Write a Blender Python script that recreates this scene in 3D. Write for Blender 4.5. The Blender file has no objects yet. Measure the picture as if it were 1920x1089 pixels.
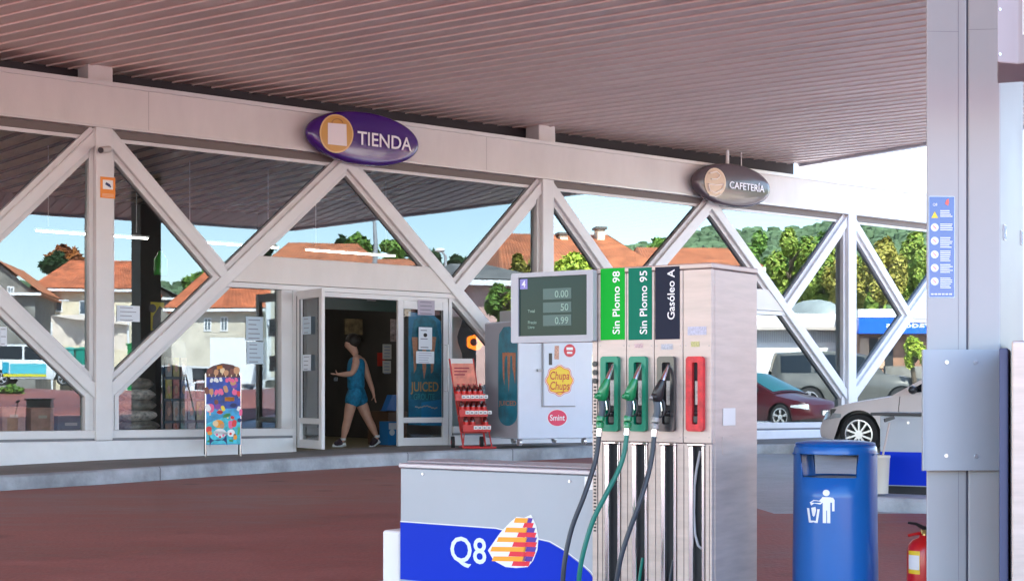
import bpy, bmesh, math, random
from mathutils import Vector
random.seed(7)
sc = bpy.context.scene
C = sc.collection
R = math.radians
# ---------------------------------------------------------------- camera
F, CX, HY, CZ = 2900.0, 960.0, 725.0, 1.05
cam = bpy.data.cameras.new('camera'); cam.sensor_width = 36; cam.lens = 36*F/1920
cam.shift_y = (HY-544.5)/1920; cam.clip_end = 3000; cam.clip_start = .1
camo = bpy.data.objects.new('camera', cam); C.objects.link(camo)
camo.location = (0, 0, CZ); camo.rotation_euler = (R(90), 0, 0); sc.camera = camo
# ---------------------------------------------------------------- sky, sun, exposure
SUN_DIR = Vector((-.62, .38, .90)).normalized()
w = bpy.data.worlds.new('World'); sc.world = w; w.use_nodes = True
nt = w.node_tree; bg = nt.nodes['Background']
sky = nt.nodes.new('ShaderNodeTexSky'); sky.sky_type = 'NISHITA'; sky.sun_disc = False
sky.sun_elevation = math.asin(SUN_DIR.z); sky.sun_rotation = math.atan2(SUN_DIR.x, SUN_DIR.y)
sky.air_density = 1.0; sky.dust_density = .6; sky.ozone_density = 1.0
nt.links.new(sky.outputs[0], bg.inputs[0]); bg.inputs[1].default_value = .15
sl = bpy.data.lights.new('sun', 'SUN'); sl.energy = 5.0; sl.angle = R(.5); sl.color = (1, .94, .85)
so = bpy.data.objects.new('sun', sl); C.objects.link(so); so.location = (0, 0, 60)
so.rotation_euler = SUN_DIR.to_track_quat('Z', 'Y').to_euler()
sc.view_settings.view_transform = 'Standard'; sc.view_settings.look = 'None'
sc.view_settings.exposure = 2.85; sc.view_settings.gamma = 1
cy = sc.cycles; cy.max_bounces = 7; cy.diffuse_bounces = 4; cy.glossy_bounces = 4; cy.transparent_max_bounces = 8; cy.transmission_bounces = 2
cy.caustics_reflective = False; cy.caustics_refractive = False
# ---------------------------------------------------------------- frames
TH = math.atan2(2900, 3690)
U0 = Vector((-5.267, 19.96, 0.0))
class Fr:
    """local frame: a to the right, b away, c up; hit() turns a picture point into (a, c) on the plane b"""
    def __init__(s, o, th, slope=0.0, mir=False):
        s.o = Vector(o); s.th = th; s.slope = slope
        s.ex = Vector((math.cos(th), math.sin(th), slope)); s.ey = Vector((-math.sin(th), math.cos(th), 0)); s.ez = Vector((0, 0, 1))
        s.mir = mir
    def v(s, a, b, c): return s.o+s.ex*a+s.ey*b+s.ez*c
    def p(s, a, b, c):
        q = s.v(a, b, c)
        return mirror(q) if s.mir else q
    def hit(s, px, py, b=0.0):
        rx, rz = (px-CX)/F, (HY-py)/F
        q = s.o+s.ey*b
        # t*(rx,1) = q + a*ex
        ex, ey = s.ex.x, s.ex.y
        t = (q.x*ey-q.y*ex)/(rx*ey-ex)
        a = (rx*t-q.x)/ex if abs(ex) > abs(ey) else (t-q.y)/ey
        return a, CZ+rz*t-q.z-a*s.slope
    def pt(s, px, py, b=0.0):
        a, c = s.hit(px, py, b); return (a, b, c)
WORLD = Fr((0, 0, 0), 0)
FA = Fr(U0, TH, -.0066)
GL = .14                                     # glass plane behind the beam face
def mirror(q):
    n = FA.ey; s = (q-(FA.o+n*GL)).dot(n)
    return q-n*(2*s)
def at(px, py, D): return Vector(((px-CX)/F*D, D, CZ+(HY-py)/F*D))
def smooth(a, b, x):
    t = max(0, min(1, (x-a)/(b-a))); return t*t*(3-2*t)
def facuw(x, y):
    r = Vector((x-U0.x, y-U0.y, 0)); return r.x*FA.ex.x+r.y*FA.ex.y, -(r.x*FA.ey.x+r.y*FA.ey.y)
def gz(x, y):
    u, wq = facuw(x, y)
    z = -.25*smooth(13, 8, y)*smooth(-14, -2, y) if y < 13 else 0
    z += 1.15*smooth(17, 26, wq)*smooth(-1, 4, u)*(1-smooth(17, 24, u))
    return z
def gz_v(px, D):                             # ground height where a reflected thing really stands
    q = mirror(at(px, HY, D)); return gz(q.x, q.y)
def at_ground(px, py, z=0.0):
    D = (CZ-z)*F/(py-HY); return Vector(((px-CX)/F*D, D, z))
def MF(px, D, th=0.0, z=None):               # frame of a thing seen in the glass
    q = at(px, HY, D); q.z = gz_v(px, D) if z is None else z
    return Fr(q, R(th), 0, True)
# ---------------------------------------------------------------- materials
MATS = {}
def mat(name, col, rough=.5, metal=0.0, var=.0, vscale=6.0, bump=0.0, bscale=40.0, spec=.5, emit=0, trans=0, coat=0, stretch=None, col2=None):
    if name in MATS: return MATS[name]
    m = bpy.data.materials.new(name); m.use_nodes = True; n = m.node_tree.nodes; L = m.node_tree.links
    b = n['Principled BSDF']
    b.inputs['Base Color'].default_value = (*col, 1); b.inputs['Roughness'].default_value = rough
    b.inputs['Metallic'].default_value = metal; b.inputs['Specular IOR Level'].default_value = spec
    if coat: b.inputs['Coat Weight'].default_value = coat; b.inputs['Coat Roughness'].default_value = .06
    if emit: b.inputs['Emission Color'].default_value = (*col, 1); b.inputs['Emission Strength'].default_value = emit
    if var or bump or col2:
        tc = n.new('ShaderNodeTexCoord'); mp = n.new('ShaderNodeMapping'); L.new(tc.outputs['Object'], mp.inputs[0])
        if stretch: mp.inputs['Scale'].default_value = stretch
    if var or col2:
        nz = n.new('ShaderNodeTexNoise'); nz.inputs['Scale'].default_value = vscale; nz.inputs['Detail'].default_value = 6
        nz.inputs['Roughness'].default_value = .6
        L.new(mp.outputs[0], nz.inputs[0])
        rp = n.new('ShaderNodeValToRGB'); L.new(nz.outputs[0], rp.inputs[0])
        rp.color_ramp.elements[0].position = .32; rp.color_ramp.elements[1].position = .68
        c2 = col2 if col2 else [min(1, c*(1+var)) for c in col]
        rp.color_ramp.elements[0].color = (*[c*(1-var) for c in col], 1); rp.color_ramp.elements[1].color = (*c2, 1)
        L.new(rp.outputs[0], b.inputs['Base Color'])
        rr = n.new('ShaderNodeMapRange'); L.new(nz.outputs[0], rr.inputs[0]); rr.inputs[3].default_value = max(0, rough-.08); rr.inputs[4].default_value = min(1, rough+.12)
        L.new(rr.outputs[0], b.inputs['Roughness'])
    if bump:
        n2 = n.new('ShaderNodeTexNoise'); n2.inputs['Scale'].default_value = bscale; n2.inputs['Detail'].default_value = 4
        L.new(mp.outputs[0], n2.inputs[0])
        bp = n.new('ShaderNodeBump'); bp.inputs['Strength'].default_value = bump; bp.inputs['Distance'].default_value = .02
        L.new(n2.outputs[0], bp.inputs['Height']); L.new(bp.outputs[0], b.inputs['Normal'])
    MATS[name] = m; return m
def glass(name, refl, tint, gcol=(.95, .98, 1), rough=0.0, warp=.0):
    m = bpy.data.materials.new(name); m.use_nodes = True; n = m.node_tree.nodes; L = m.node_tree.links
    n.remove(n['Principled BSDF'])
    t = n.new('ShaderNodeBsdfTransparent'); t.inputs[0].default_value = (*tint, 1)
    g = n.new('ShaderNodeBsdfGlossy'); g.inputs[0].default_value = (*gcol, 1); g.inputs['Roughness'].default_value = rough
    lw = n.new('ShaderNodeFresnel'); lw.inputs[0].default_value = 1.5
    mr = n.new('ShaderNodeMapRange'); L.new(lw.outputs[0], mr.inputs[0]); mr.inputs[1].default_value = .04; mr.inputs[2].default_value = 1
    mr.inputs[3].default_value = refl; mr.inputs[4].default_value = 1
    mx = n.new('ShaderNodeMixShader'); L.new(mr.outputs[0], mx.inputs[0]); L.new(t.outputs[0], mx.inputs[1]); L.new(g.outputs[0], mx.inputs[2])
    L.new(mx.outputs[0], n['Material Output'].inputs[0])
    if warp:
        tc = n.new('ShaderNodeTexCoord'); nz = n.new('ShaderNodeTexNoise'); nz.inputs['Scale'].default_value = .7; nz.inputs['Detail'].default_value = 1
        bp = n.new('ShaderNodeBump'); bp.inputs['Strength'].default_value = 1; bp.inputs['Distance'].default_value = warp
        L.new(tc.outputs['Object'], nz.inputs[0]); L.new(nz.outputs[0], bp.inputs['Height']); L.new(bp.outputs[0], g.inputs['Normal'])
    MATS[name] = m; return m
# ---------------------------------------------------------------- mesh builder
ORG = {}
class MB:
    def __init__(s, fr=WORLD): s.fr = fr; s.vs = []; s.fs = []; s.mi = []; s.cur = 0
    def add(s, pts, faces):
        k = len(s.vs); s.vs += [s.fr.p(*p) for p in pts]
        for f in faces: s.fs.append([k+i for i in f]); s.mi.append(s.cur)
        return s
    def box(s, a0, a1, b0, b1, c0, c1):
        P = [(a, b, c) for c in (c0, c1) for b in (b0, b1) for a in (a0, a1)]
        return s.add(P, [(0, 2, 3, 1), (4, 5, 7, 6), (0, 1, 5, 4), (2, 6, 7, 3), (0, 4, 6, 2), (1, 3, 7, 5)])
    def poly(s, p2, b):                      # flat polygon in the a-c plane
        return s.add([(a, b, c) for a, c in p2], [list(range(len(p2)))])
    def prism(s, p2, b0, b1):
        n = len(p2); P = [(a, b0, c) for a, c in p2]+[(a, b1, c) for a, c in p2]
        return s.add(P, [list(range(n)), list(range(2*n-1, n-1, -1))]+[(i, i+n, (i+1) % n+n, (i+1) % n) for i in range(n)])
    def plan(s, p2, c0, c1):                 # polygon in plan (a, b) pushed up
        n = len(p2); P = [(a, b, c0) for a, b in p2]+[(a, b, c1) for a, b in p2]
        return s.add(P, [list(range(n)), list(range(2*n-1, n-1, -1))]+[(i, i+n, (i+1) % n+n, (i+1) % n) for i in range(n)])
    def bar(s, p, q, wd, b0, b1):            # bar in the a-c plane between two points
        dx, dz = q[0]-p[0], q[1]-p[1]; L = math.hypot(dx, dz) or 1; nx, nz = -dz/L*wd/2, dx/L*wd/2
        return s.prism([(p[0]+nx, p[1]+nz), (q[0]+nx, q[1]+nz), (q[0]-nx, q[1]-nz), (p[0]-nx, p[1]-nz)], b0, b1)
    def tube(s, pts, r, n=10, caps=True):
        pts = [Vector(p) for p in pts]; rs = r if isinstance(r, (list, tuple)) else [r]*len(pts)
        rings = []; up = None
        for i, p in enumerate(pts):
            d = (pts[min(i+1, len(pts)-1)]-pts[max(i-1, 0)])
            d = d.normalized() if d.length > 1e-9 else Vector((0, 0, 1))
            if up is None: up = Vector((0, 0, 1)) if abs(d.z) < .9 else Vector((1, 0, 0))
            x = d.cross(up)
            if x.length < 1e-6: x = d.cross(Vector((0, 1, 0)))
            x.normalize(); y = x.cross(d).normalized(); up = y
            rings.append([p+(x*math.cos(2*math.pi*k/n)+y*math.sin(2*math.pi*k/n))*rs[i] for k in range(n)])
        P = [v for rg in rings for v in rg]; Fc = []
        for i in range(len(pts)-1):
            for k in range(n):
                Fc.append((i*n+k, i*n+(k+1) % n, (i+1)*n+(k+1) % n, (i+1)*n+k))
        if caps: Fc += [list(range(n))[::-1], list(range((len(pts)-1)*n, len(pts)*n))]
        return s.add([tuple(p) for p in P], Fc)
    def cyl(s, a, b, c0, c1, r, r1=None, n=20): return s.tube([(a, b, c0), (a, b, c1)], [r, r if r1 is None else r1], n)
    def lathe(s, a, b, prof, n=32, sy=1):    # prof: (r, c)
        P = []; Fc = []
        for r, c in prof:
            for k in range(n): t = 2*math.pi*k/n; P.append((a+r*math.cos(t), b+r*math.sin(t)*sy, c))
        for i in range(len(prof)-1):
            for k in range(n): Fc.append((i*n+k, i*n+(k+1) % n, (i+1)*n+(k+1) % n, (i+1)*n+k))
        Fc += [list(range(n))[::-1], list(range((len(prof)-1)*n, len(prof)*n))]
        return s.add(P, Fc)
    def disc(s, a, b, c, r, rc=None, n=32, b1=None):
        rc = r if rc is None else rc
        p2 = [(a+r*math.cos(2*math.pi*k/n), c+rc*math.sin(2*math.pi*k/n)) for k in range(n)]
        return s.prism(p2, b, b1) if b1 is not None else s.poly(p2, b)
    def ball(s, a, b, c, ra, rb=None, rc=None, n=12, m=8, jit=0):
        rb = rb or ra; rc = rc or ra; P = [(a, b, c-rc)]; Fc = []
        for i in range(1, m):
            f = math.pi*i/m
            for k in range(n):
                t = 2*math.pi*k/n; j = 1+random.uniform(-jit, jit)
                P.append((a+ra*math.sin(f)*math.cos(t)*j, b+rb*math.sin(f)*math.sin(t)*j, c-rc*math.cos(f)*j))
        P.append((a, b, c+rc)); T = len(P)-1
        for k in range(n): Fc.append((0, 1+(k+1) % n, 1+k)); Fc.append((T, T-n+k, T-n+(k+1) % n))
        for i in range(m-2):
            for k in range(n): q = 1+i*n; Fc.append((q+k, q+(k+1) % n, q+n+(k+1) % n, q+n+k))
        return s.add(P, Fc)
    def grid(s, fn, nu, nv):
        P = [fn(i/nu, j/nv) for j in range(nv+1) for i in range(nu+1)]
        return s.add(P, [(j*(nu+1)+i, j*(nu+1)+i+1, (j+1)*(nu+1)+i+1, (j+1)*(nu+1)+i) for j in range(nv) for i in range(nu)])
    def text(s, txt, a, b, c, size, align='LEFT', vert=False, flip=False, thick=0, bfun=None, wmul=1.0, bold=0, shear=0):
        vs, fs, wd = glyphs(txt)
        k = size
        if align == 'CENTER': off = -wd*wmul/2
        elif align == 'RIGHT': off = -wd*wmul
        else: off = 0
        P = []
        for x, y in vs:
            x = (x*wmul+off+shear*y)*k; y = y*k
            if flip: x = -x
            aa, cc = (a-y, c+x) if vert else (a+x, c+y)
            P.append((aa, bfun(aa, cc) if bfun else b, cc))
        return s.add(P, fs)
    def build(s, name, m, parent=None, smooth=False, bevel=0, label=None, recalc=True, weld=False, seg=2):
        me = bpy.data.meshes.new(name)
        if parent is not None: org = ORG[parent.name]
        else:
            xs = [v.x for v in s.vs]; ys = [v.y for v in s.vs]; zs = [v.z for v in s.vs]
            org = Vector(((min(xs)+max(xs))/2, (min(ys)+max(ys))/2, min(zs)))
        me.from_pydata([v-org for v in s.vs], [], s.fs)
        ms = m if isinstance(m, (list, tuple)) else [m]
        for q in ms: me.materials.append(q)
        for i, p in enumerate(me.polygons): p.material_index = min(s.mi[i], len(ms)-1)
        if recalc or weld:
            bm = bmesh.new(); bm.from_mesh(me)
            if weld: bmesh.ops.remove_doubles(bm, verts=bm.verts, dist=1e-4)
            bmesh.ops.recalc_face_normals(bm, faces=bm.faces); bm.to_mesh(me); bm.free()
        if smooth:
            for p in me.polygons: p.use_smooth = True
            me.set_sharp_from_angle(angle=R(smooth if smooth is not True else 40))
        o = bpy.data.objects.new(name, me); C.objects.link(o)
        if bevel:
            bv = o.modifiers.new('bevel', 'BEVEL'); bv.width = bevel; bv.segments = seg; bv.limit_method = 'ANGLE'; bv.angle_limit = R(35)
        if parent is not None: o.parent = parent
        else: o.location = org
        ORG[o.name] = org
        if label: o['label'] = label
        return o
_gl = {}
def glyphs(txt):
    if txt in _gl: return _gl[txt]
    cu = bpy.data.curves.new('tmp', 'FONT'); cu.body = txt; cu.size = 1; cu.resolution_u = 3; cu.offset = .012
    o = bpy.data.objects.new('tmp', cu); C.objects.link(o)
    dg = bpy.context.evaluated_depsgraph_get(); me = bpy.data.meshes.new_from_object(o.evaluated_get(dg))
    vs = [(v.co.x, v.co.y) for v in me.vertices]; fs = [list(p.vertices) for p in me.polygons]
    bpy.data.objects.remove(o); bpy.data.meshes.remove(me); bpy.data.curves.remove(cu)
    wd = max([v[0] for v in vs]) if vs else 0
    _gl[txt] = (vs, fs, wd); return _gl[txt]
def tag(o, label, cat, group=None, kind=None):
    if label: o['label'] = label
    if cat: o['category'] = cat
    if group: o['group'] = group
    if kind: o['kind'] = kind
    return o
def thing(name, loc, label, cat, group=None):
    o = bpy.data.objects.new(name, None); C.objects.link(o); o.location = loc; o.empty_display_size = .1
    ORG[o.name] = Vector(loc); return tag(o, label, cat, group)
def copy_tree(o, parent=None):
    c = o.copy(); C.objects.link(c); c.parent = parent
    ORG[c.name] = ORG[o.name].copy()
    for ch in list(o.children): copy_tree(ch, c)
    return c
# ---------------------------------------------------------------- material set
M = {}
M['beam'] = mat('painted_aluminium', (.66, .625, .61), .42, 0, .07, 1.6, .05, 60, stretch=(1, 1, .35))
M['frame'] = mat('frame_paint', (.70, .69, .70), .38, 0, .04, 2.0)
M['white'] = mat('white_render', (.78, .78, .80), .7, 0, .05, 3, .1, 60)
M['dark'] = mat('black_recess', (.02, .02, .022), .6)
M['gasket'] = mat('rubber_gasket', (.05, .05, .055), .6)
M['soffit'] = mat('soffit_slats', (.74, .625, .575), .42, 0, .10, .6, .03, 30)
def island_vary(m, amt):
    n = m.node_tree.nodes; L = m.node_tree.links; b = n['Principled BSDF']; g = n.new('ShaderNodeNewGeometry')
    hs = n.new('ShaderNodeHueSaturation'); mr = n.new('ShaderNodeMapRange'); mr.inputs[3].default_value = 1-amt; mr.inputs[4].default_value = 1+amt*.6
    L.new(g.outputs['Random Per Island'], mr.inputs[0]); L.new(mr.outputs[0], hs.inputs['Value'])
    if b.inputs['Base Color'].links: L.new(b.inputs['Base Color'].links[0].from_socket, hs.inputs['Color'])
    else: hs.inputs['Color'].default_value = b.inputs['Base Color'].default_value
    L.new(hs.outputs[0], b.inputs['Base Color'])
island_vary(M['soffit'], .09)
M['lip'] = mat('soffit_joint_strip', (.80, .70, .66), .35)
M['steel'] = mat('brushed_steel', (.50, .415, .375), .42, .45, .12, 3, .03, 90, stretch=(1, 1, 8))
M['chrome'] = mat('chrome', (.85, .84, .85), .15, 1)
M['greyp'] = mat('grey_powder_coat', (.40, .40, .41), .45, .0, .03, 2)
M['black'] = mat('black_plastic', (.018, .018, .02), .35)
M['rubber'] = mat('black_rubber', (.03, .035, .045), .42, 0, .2, 8)
M['wht'] = mat('white_paint', (.85, .85, .86), .4)
M['conc'] = mat('kerb_concrete', (.36, .38, .405), .8, 0, .35, 2.2, .5, 25)
M['redfloor'] = None
# ---------------------------------------------------------------- ground
def ground_mat(name, cols, pos, rough=(.45, .7), scale=(.35, 5), bump=.15, streak=None):
    m = bpy.data.materials.new(name); m.use_nodes = True; n = m.node_tree.nodes; L = m.node_tree.links; b = n['Principled BSDF']
    tc = n.new('ShaderNodeTexCoord'); mp = n.new('ShaderNodeMapping'); L.new(tc.outputs['Object'], mp.inputs[0])
    if streak: mp.inputs['Rotation'].default_value = (0, 0, streak); mp.inputs['Scale'].default_value = (.35, 1.6, 1)
    n1 = n.new('ShaderNodeTexNoise'); n1.inputs['Scale'].default_value = scale[0]; n1.inputs['Detail'].default_value = 8; n1.inputs['Roughness'].default_value = .65
    n2 = n.new('ShaderNodeTexNoise'); n2.inputs['Scale'].default_value = scale[1]; n2.inputs['Detail'].default_value = 6
    L.new(mp.outputs[0], n1.inputs[0]); L.new(mp.outputs[0], n2.inputs[0])
    mx = n.new('ShaderNodeMath'); mx.operation = 'MULTIPLY_ADD'; mx.inputs[1].default_value = .35; L.new(n2.outputs[0], mx.inputs[0])
    m2 = n.new('ShaderNodeMath'); m2.operation = 'MULTIPLY'; m2.inputs[1].default_value = .65; L.new(n1.outputs[0], m2.inputs[0]); L.new(m2.outputs[0], mx.inputs[2])
    rp = n.new('ShaderNodeValToRGB'); L.new(mx.outputs[0], rp.inputs[0]); el = rp.color_ramp.elements
    while len(el) < len(cols): el.new(.5)
    for e, c, q in zip(el, cols, pos): e.color = (*c, 1); e.position = q
    L.new(rp.outputs[0], b.inputs['Base Color'])
    rr = n.new('ShaderNodeMapRange'); L.new(mx.outputs[0], rr.inputs[0]); rr.inputs[1].default_value = .35; rr.inputs[2].default_value = .65
    rr.inputs[3].default_value = rough[0]; rr.inputs[4].default_value = rough[1]; L.new(rr.outputs[0], b.inputs['Roughness'])
    vo = n.new('ShaderNodeTexVoronoi'); vo.inputs['Scale'].default_value = 1.1; L.new(tc.outputs['Object'], vo.inputs[0])
    sp_ = n.new('ShaderNodeMapRange'); L.new(vo.outputs['Distance'], sp_.inputs[0]); sp_.inputs[1].default_value = .03; sp_.inputs[2].default_value = .16; sp_.inputs[3].default_value = .45; sp_.inputs[4].default_value = 1
    fn = n.new('ShaderNodeTexNoise'); fn.inputs['Scale'].default_value = 45; fn.inputs['Detail'].default_value = 4; L.new(tc.outputs['Object'], fn.inputs[0])
    fr_ = n.new('ShaderNodeMapRange'); L.new(fn.outputs[0], fr_.inputs[0]); fr_.inputs[1].default_value = .3; fr_.inputs[2].default_value = .7; fr_.inputs[3].default_value = .86; fr_.inputs[4].default_value = 1.12
    mm_ = n.new('ShaderNodeMath'); mm_.operation = 'MULTIPLY'; L.new(sp_.outputs[0], mm_.inputs[0]); L.new(fr_.outputs[0], mm_.inputs[1])
    hs = n.new('ShaderNodeHueSaturation'); L.new(rp.outputs[0], hs.inputs['Color']); L.new(mm_.outputs[0], hs.inputs['Value']); L.new(hs.outputs[0], b.inputs['Base Color'])
    n3 = n.new('ShaderNodeTexNoise'); n3.inputs['Scale'].default_value = 30; n3.inputs['Detail'].default_value = 3; L.new(tc.outputs['Object'], n3.inputs[0])
    bp = n.new('ShaderNodeBump'); bp.inputs['Strength'].default_value = bump; bp.inputs['Distance'].default_value = .02
    L.new(n3.outputs[0], bp.inputs['Height']); L.new(bp.outputs[0], b.inputs['Normal'])
    return m
M['asphalt'] = ground_mat('grey_concrete_apron', [(.22, .22, .23), (.36, .37, .39), (.46, .47, .49)], [.35, .5, .66], (.4, .65))
M['redfloor'] = ground_mat('worn_red_floor_coating', [(.17, .058, .046), (.28, .092, .074), (.36, .145, .12)], [.34, .52, .70], (.42, .7), (.6, 7), .2, TH)
M['pave'] = ground_mat('dark_pavement', [(.11, .10, .095), (.19, .175, .165), (.26, .25, .24)], [.35, .5, .68], (.6, .85), (1.2, 9), .3)
M['grass'] = ground_mat('rough_grass', [(.05, .09, .03), (.10, .15, .04), (.2, .2, .09)], [.35, .5, .66], (.8, .9))
xs = [-600, -300, -150, -90, -60]+[-45+1.25*i for i in range(73)]+[60, 90, 150, 300, 600]
mb = MB()
mb.add([(x, y, gz(x, y)-.02) for y in xs for x in xs], [(j*len(xs)+i, j*len(xs)+i+1, (j+1)*len(xs)+i+1, (j+1)*len(xs)+i) for j in range(len(xs)-1) for i in range(len(xs)-1)])
tag(mb.build('ground', M['asphalt'], smooth=60), 'worn grey concrete forecourt apron', None, None, 'structure')
# kerb line in front of the shop
KP = [(-1500, 1040), (-600, 963), (-200, 935), (0, 920), (190, 908), (400, 893), (600, 880), (740, 872), (880, 866), (1000, 862.5), (1110, 857), (1430, 848), (1700, 846), (2300, 842)]
KG = [at_ground(*k) for k in KP]
KTOP = [.15, .15, .15, .15, .15, .155, .16, .165, .17, .17, .17, .13, .13, .13]
WZ = [(-9, .04), (-2, .055), (0, .103), (3, .14), (4.6, .168), (7, .168), (9, .14), (12, .12), (22, .12)]
def wallz(u):
    for (u0, z0), (u1, z1) in zip(WZ, WZ[1:]):
        if u <= u1: return z0+(z1-z0)*max(0, (u-u0)/(u1-u0))
    return .12
def swz(x, y):                                   # top of the sidewalk
    u, wq = facuw(x, y); best = None
    for i in range(len(KG)-1):
        u0, w0 = facuw(KG[i].x, KG[i].y); u1, w1 = facuw(KG[i+1].x, KG[i+1].y)
        if u0 <= u <= u1:
            t = (u-u0)/(u1-u0); wk = w0+(w1-w0)*t; kt = KTOP[i]+(KTOP[i+1]-KTOP[i])*t
            return wallz(u)+(kt-wallz(u))*max(0, min(1, wq/wk))
    return .12
mb = MB(); nk = len(KG); SUB = 6
P = []; cols = 0
pts = []
for i in range(nk-1):
    for j in range(SUB if i < nk-2 else SUB+1):
        t = j/SUB; pts.append((KG[i].lerp(KG[i+1], t), KTOP[i]+(KTOP[i+1]-KTOP[i])*t))
kb = MB(); ring = []
inner = []
for q, kt in pts:
    u, wq = facuw(q.x, q.y); n = -FA.ey
    a = q+Vector((0, 0, -.05)); b = q+Vector((0, 0, kt-.02)); c = q-n*.025+Vector((0, 0, kt)); d = q-n*.16+Vector((0, 0, kt))
    e = q-n*.16+Vector((0, 0, kt-.1))
    ring.append([a, b, c, d, e]); inner.append((q-n*.16, kt))
for r in ring: kb.vs += r
for i in range(len(ring)-1):
    for k in range(4): kb.fs.append([i*5+k, (i+1)*5+k, (i+1)*5+k+1, i*5+k+1]); kb.mi.append(0)
tag(kb.build('kerb', M['conc'], smooth=50), 'pale concrete kerb along the shop front', None, None, 'structure')
kj = MB()
for i in (27, 43, 52, 61):
    a, b, c, d, e = ring[i]; t_ = (ring[i+1][0]-ring[i][0]).normalized()*.012; o_ = -FA.ey*.003+Vector((0, 0, .002)); k = len(kj.vs)
    for q in (a, b, c, d): kj.vs += [q+o_, q+o_+t_]
    for r_ in range(3): kj.fs.append([k+2*r_, k+2*r_+1, k+2*r_+3, k+2*r_+2]); kj.mi.append(0)
tag(kj.build('kerb_joints', mat('joint_dark', (.10, .10, .11), .8), recalc=False), 'dark joints between the kerb stones', None, None, 'structure')
sw = MB(); nn = 6
for q, kt in inner:
    u, wq = facuw(q.x, q.y)
    for k in range(nn+1):
        t = k/nn; ww = wq*(1-t)-.25*t
        X = U0+Vector((FA.ex.x*u, FA.ex.y*u, 0))-FA.ey*ww
        z = (kt-.003)*(1-t)+wallz(u)*t
        sw.vs.append(Vector((X.x, X.y, z)))
for i in range(len(inner)-1):
    for k in range(nn): sw.fs.append([i*(nn+1)+k, (i+1)*(nn+1)+k, (i+1)*(nn+1)+k+1, i*(nn+1)+k+1]); sw.mi.append(0)
tag(sw.build('pavement', M['pave'], smooth=60), 'dark pavement strip at the foot of the shop front', None, None, 'structure')
# red coating
RB = [(-600, 963.6), (-200, 935.6), (0, 920.6), (190, 908.6), (400, 893.6), (600, 880.6), (740, 872.6), (880, 866.6), (1000, 863), (1112, 857.6)]
mb = MB(); K = 10; rows = []; nR = (len(RB)-1)*4
for i in range(len(RB)-1):
    for j in range(4 if i < len(RB)-2 else 5):
        t = j/4; p = at_ground(RB[i][0]+(RB[i+1][0]-RB[i][0])*t, RB[i][1]+(RB[i+1][1]-RB[i][1])*t)
        f = len(rows)/nR; q = Vector((-6.87+(2.17+6.87)*f, 12.8, 0)); rows.append([p.lerp(q, k/K) for k in range(K+1)])
for r in rows:
    for q in r: mb.vs.append(Vector((q.x, q.y, gz(q.x, q.y)+.004)))
for i in range(len(rows)-1):
    for k in range(K): mb.fs.append([i*(K+1)+k, (i+1)*(K+1)+k, (i+1)*(K+1)+k+1, i*(K+1)+k+1]); mb.mi.append(0)
XS = [-40, -25, -15, -10]+[-6.87+i*.904 for i in range(11)]+[3+i*1.0 for i in range(24)]+[30, 36, 42]; YS = [12.8-i*.8 for i in range(56)]
mb.add([(x, y, gz(x, y)+.004) for y in YS for x in XS], [(j*len(XS)+i, j*len(XS)+i+1, (j+1)*len(XS)+i+1, (j+1)*len(XS)+i) for j in range(len(YS)-1) for i in range(len(XS)-1)])
tag(mb.build('forecourt', M['redfloor'], smooth=60), 'worn dark red forecourt floor', None, None, 'structure')
# ---------------------------------------------------------------- canopy
SOF = 5.22
cp = [(-22, .6), (13.95, .6), (12.5, -16.6), (-22, -17.6)]      # facade (a, b)
def cw(a, b): q = U0+Vector((FA.ex.x*a, FA.ex.y*a, 0))+FA.ey*b; return Vector((q.x, q.y))
CPW = [cw(*p) for p in cp]
sd = Vector((-.810, .586)); tdv = Vector((.586, .810))
def srange(t):                                   # canopy extent along a slat line at offset t
    hs = []
    for i in range(4):
        p, q = CPW[i], CPW[(i+1) % 4]; tp, tq = p.dot(tdv), q.dot(tdv)
        if (tp-t)*(tq-t) < 0: k = (t-tp)/(tq-tp); hs.append(p.lerp(q, k).dot(sd))
    return (min(hs), max(hs)) if len(hs) == 2 else None
can = thing('canopy', (*cw(0, -8), SOF), 'wide forecourt canopy with a pinkish slatted soffit over the pumps', 'canopy')
sm_ = MB(); lp = MB(); SP = .285
tmin = min(p.dot(tdv) for p in CPW); tmax = max(p.dot(tdv) for p in CPW); t = tmin+.01
while t < tmax-.02:
    t1 = min(t+SP, tmax-.005)
    def qd(mbx, ta, tb, za, zb):
        A, B = srange(ta), srange(tb)
        if not A or not B: return
        Wp = lambda s, tt, z: Vector((sd.x*s+tdv.x*tt, sd.y*s+tdv.y*tt, z))
        k = len(mbx.vs); mbx.vs += [Wp(A[0], ta, za), Wp(A[1], ta, za), Wp(B[1], tb, zb), Wp(B[0], tb, zb)]; mbx.fs.append([k, k+1, k+2, k+3]); mbx.mi.append(0)
    dz = random.uniform(-.0015, .0015)
    qd(sm_, t, t+SP-.05, SOF+dz, SOF+dz+.002); qd(sm_, t+SP-.05, t+SP-.046, SOF+.002+dz, SOF+.045); qd(sm_, t+SP-.046, t+SP-.03, SOF+.045, SOF+.045)
    qd(lp, t+SP-.03, t+SP-.028, SOF+.045, SOF-.014); qd(lp, t+SP-.028, t+SP-.004, SOF-.014, SOF-.014); qd(lp, t+SP-.004, t+SP, SOF-.014, SOF)
    t += SP
sof = sm_.build('soffit', M['soffit'], can, recalc=False); lp.build('joint_strip', M['lip'], sof, recalc=False)
mb = MB(); mb.vs = [Vector((p.x, p.y, z)) for z in (SOF+.06, SOF+.6) for p in CPW]
mb.fs = [[0, 1, 2, 3], [7, 6, 5, 4], [0, 4, 5, 1], [1, 5, 6, 2], [2, 6, 7, 3], [3, 7, 4, 0]]; mb.mi = [0]*6
mb.build('roof_slab', M['greyp'], can)
mb = MB()
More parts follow.
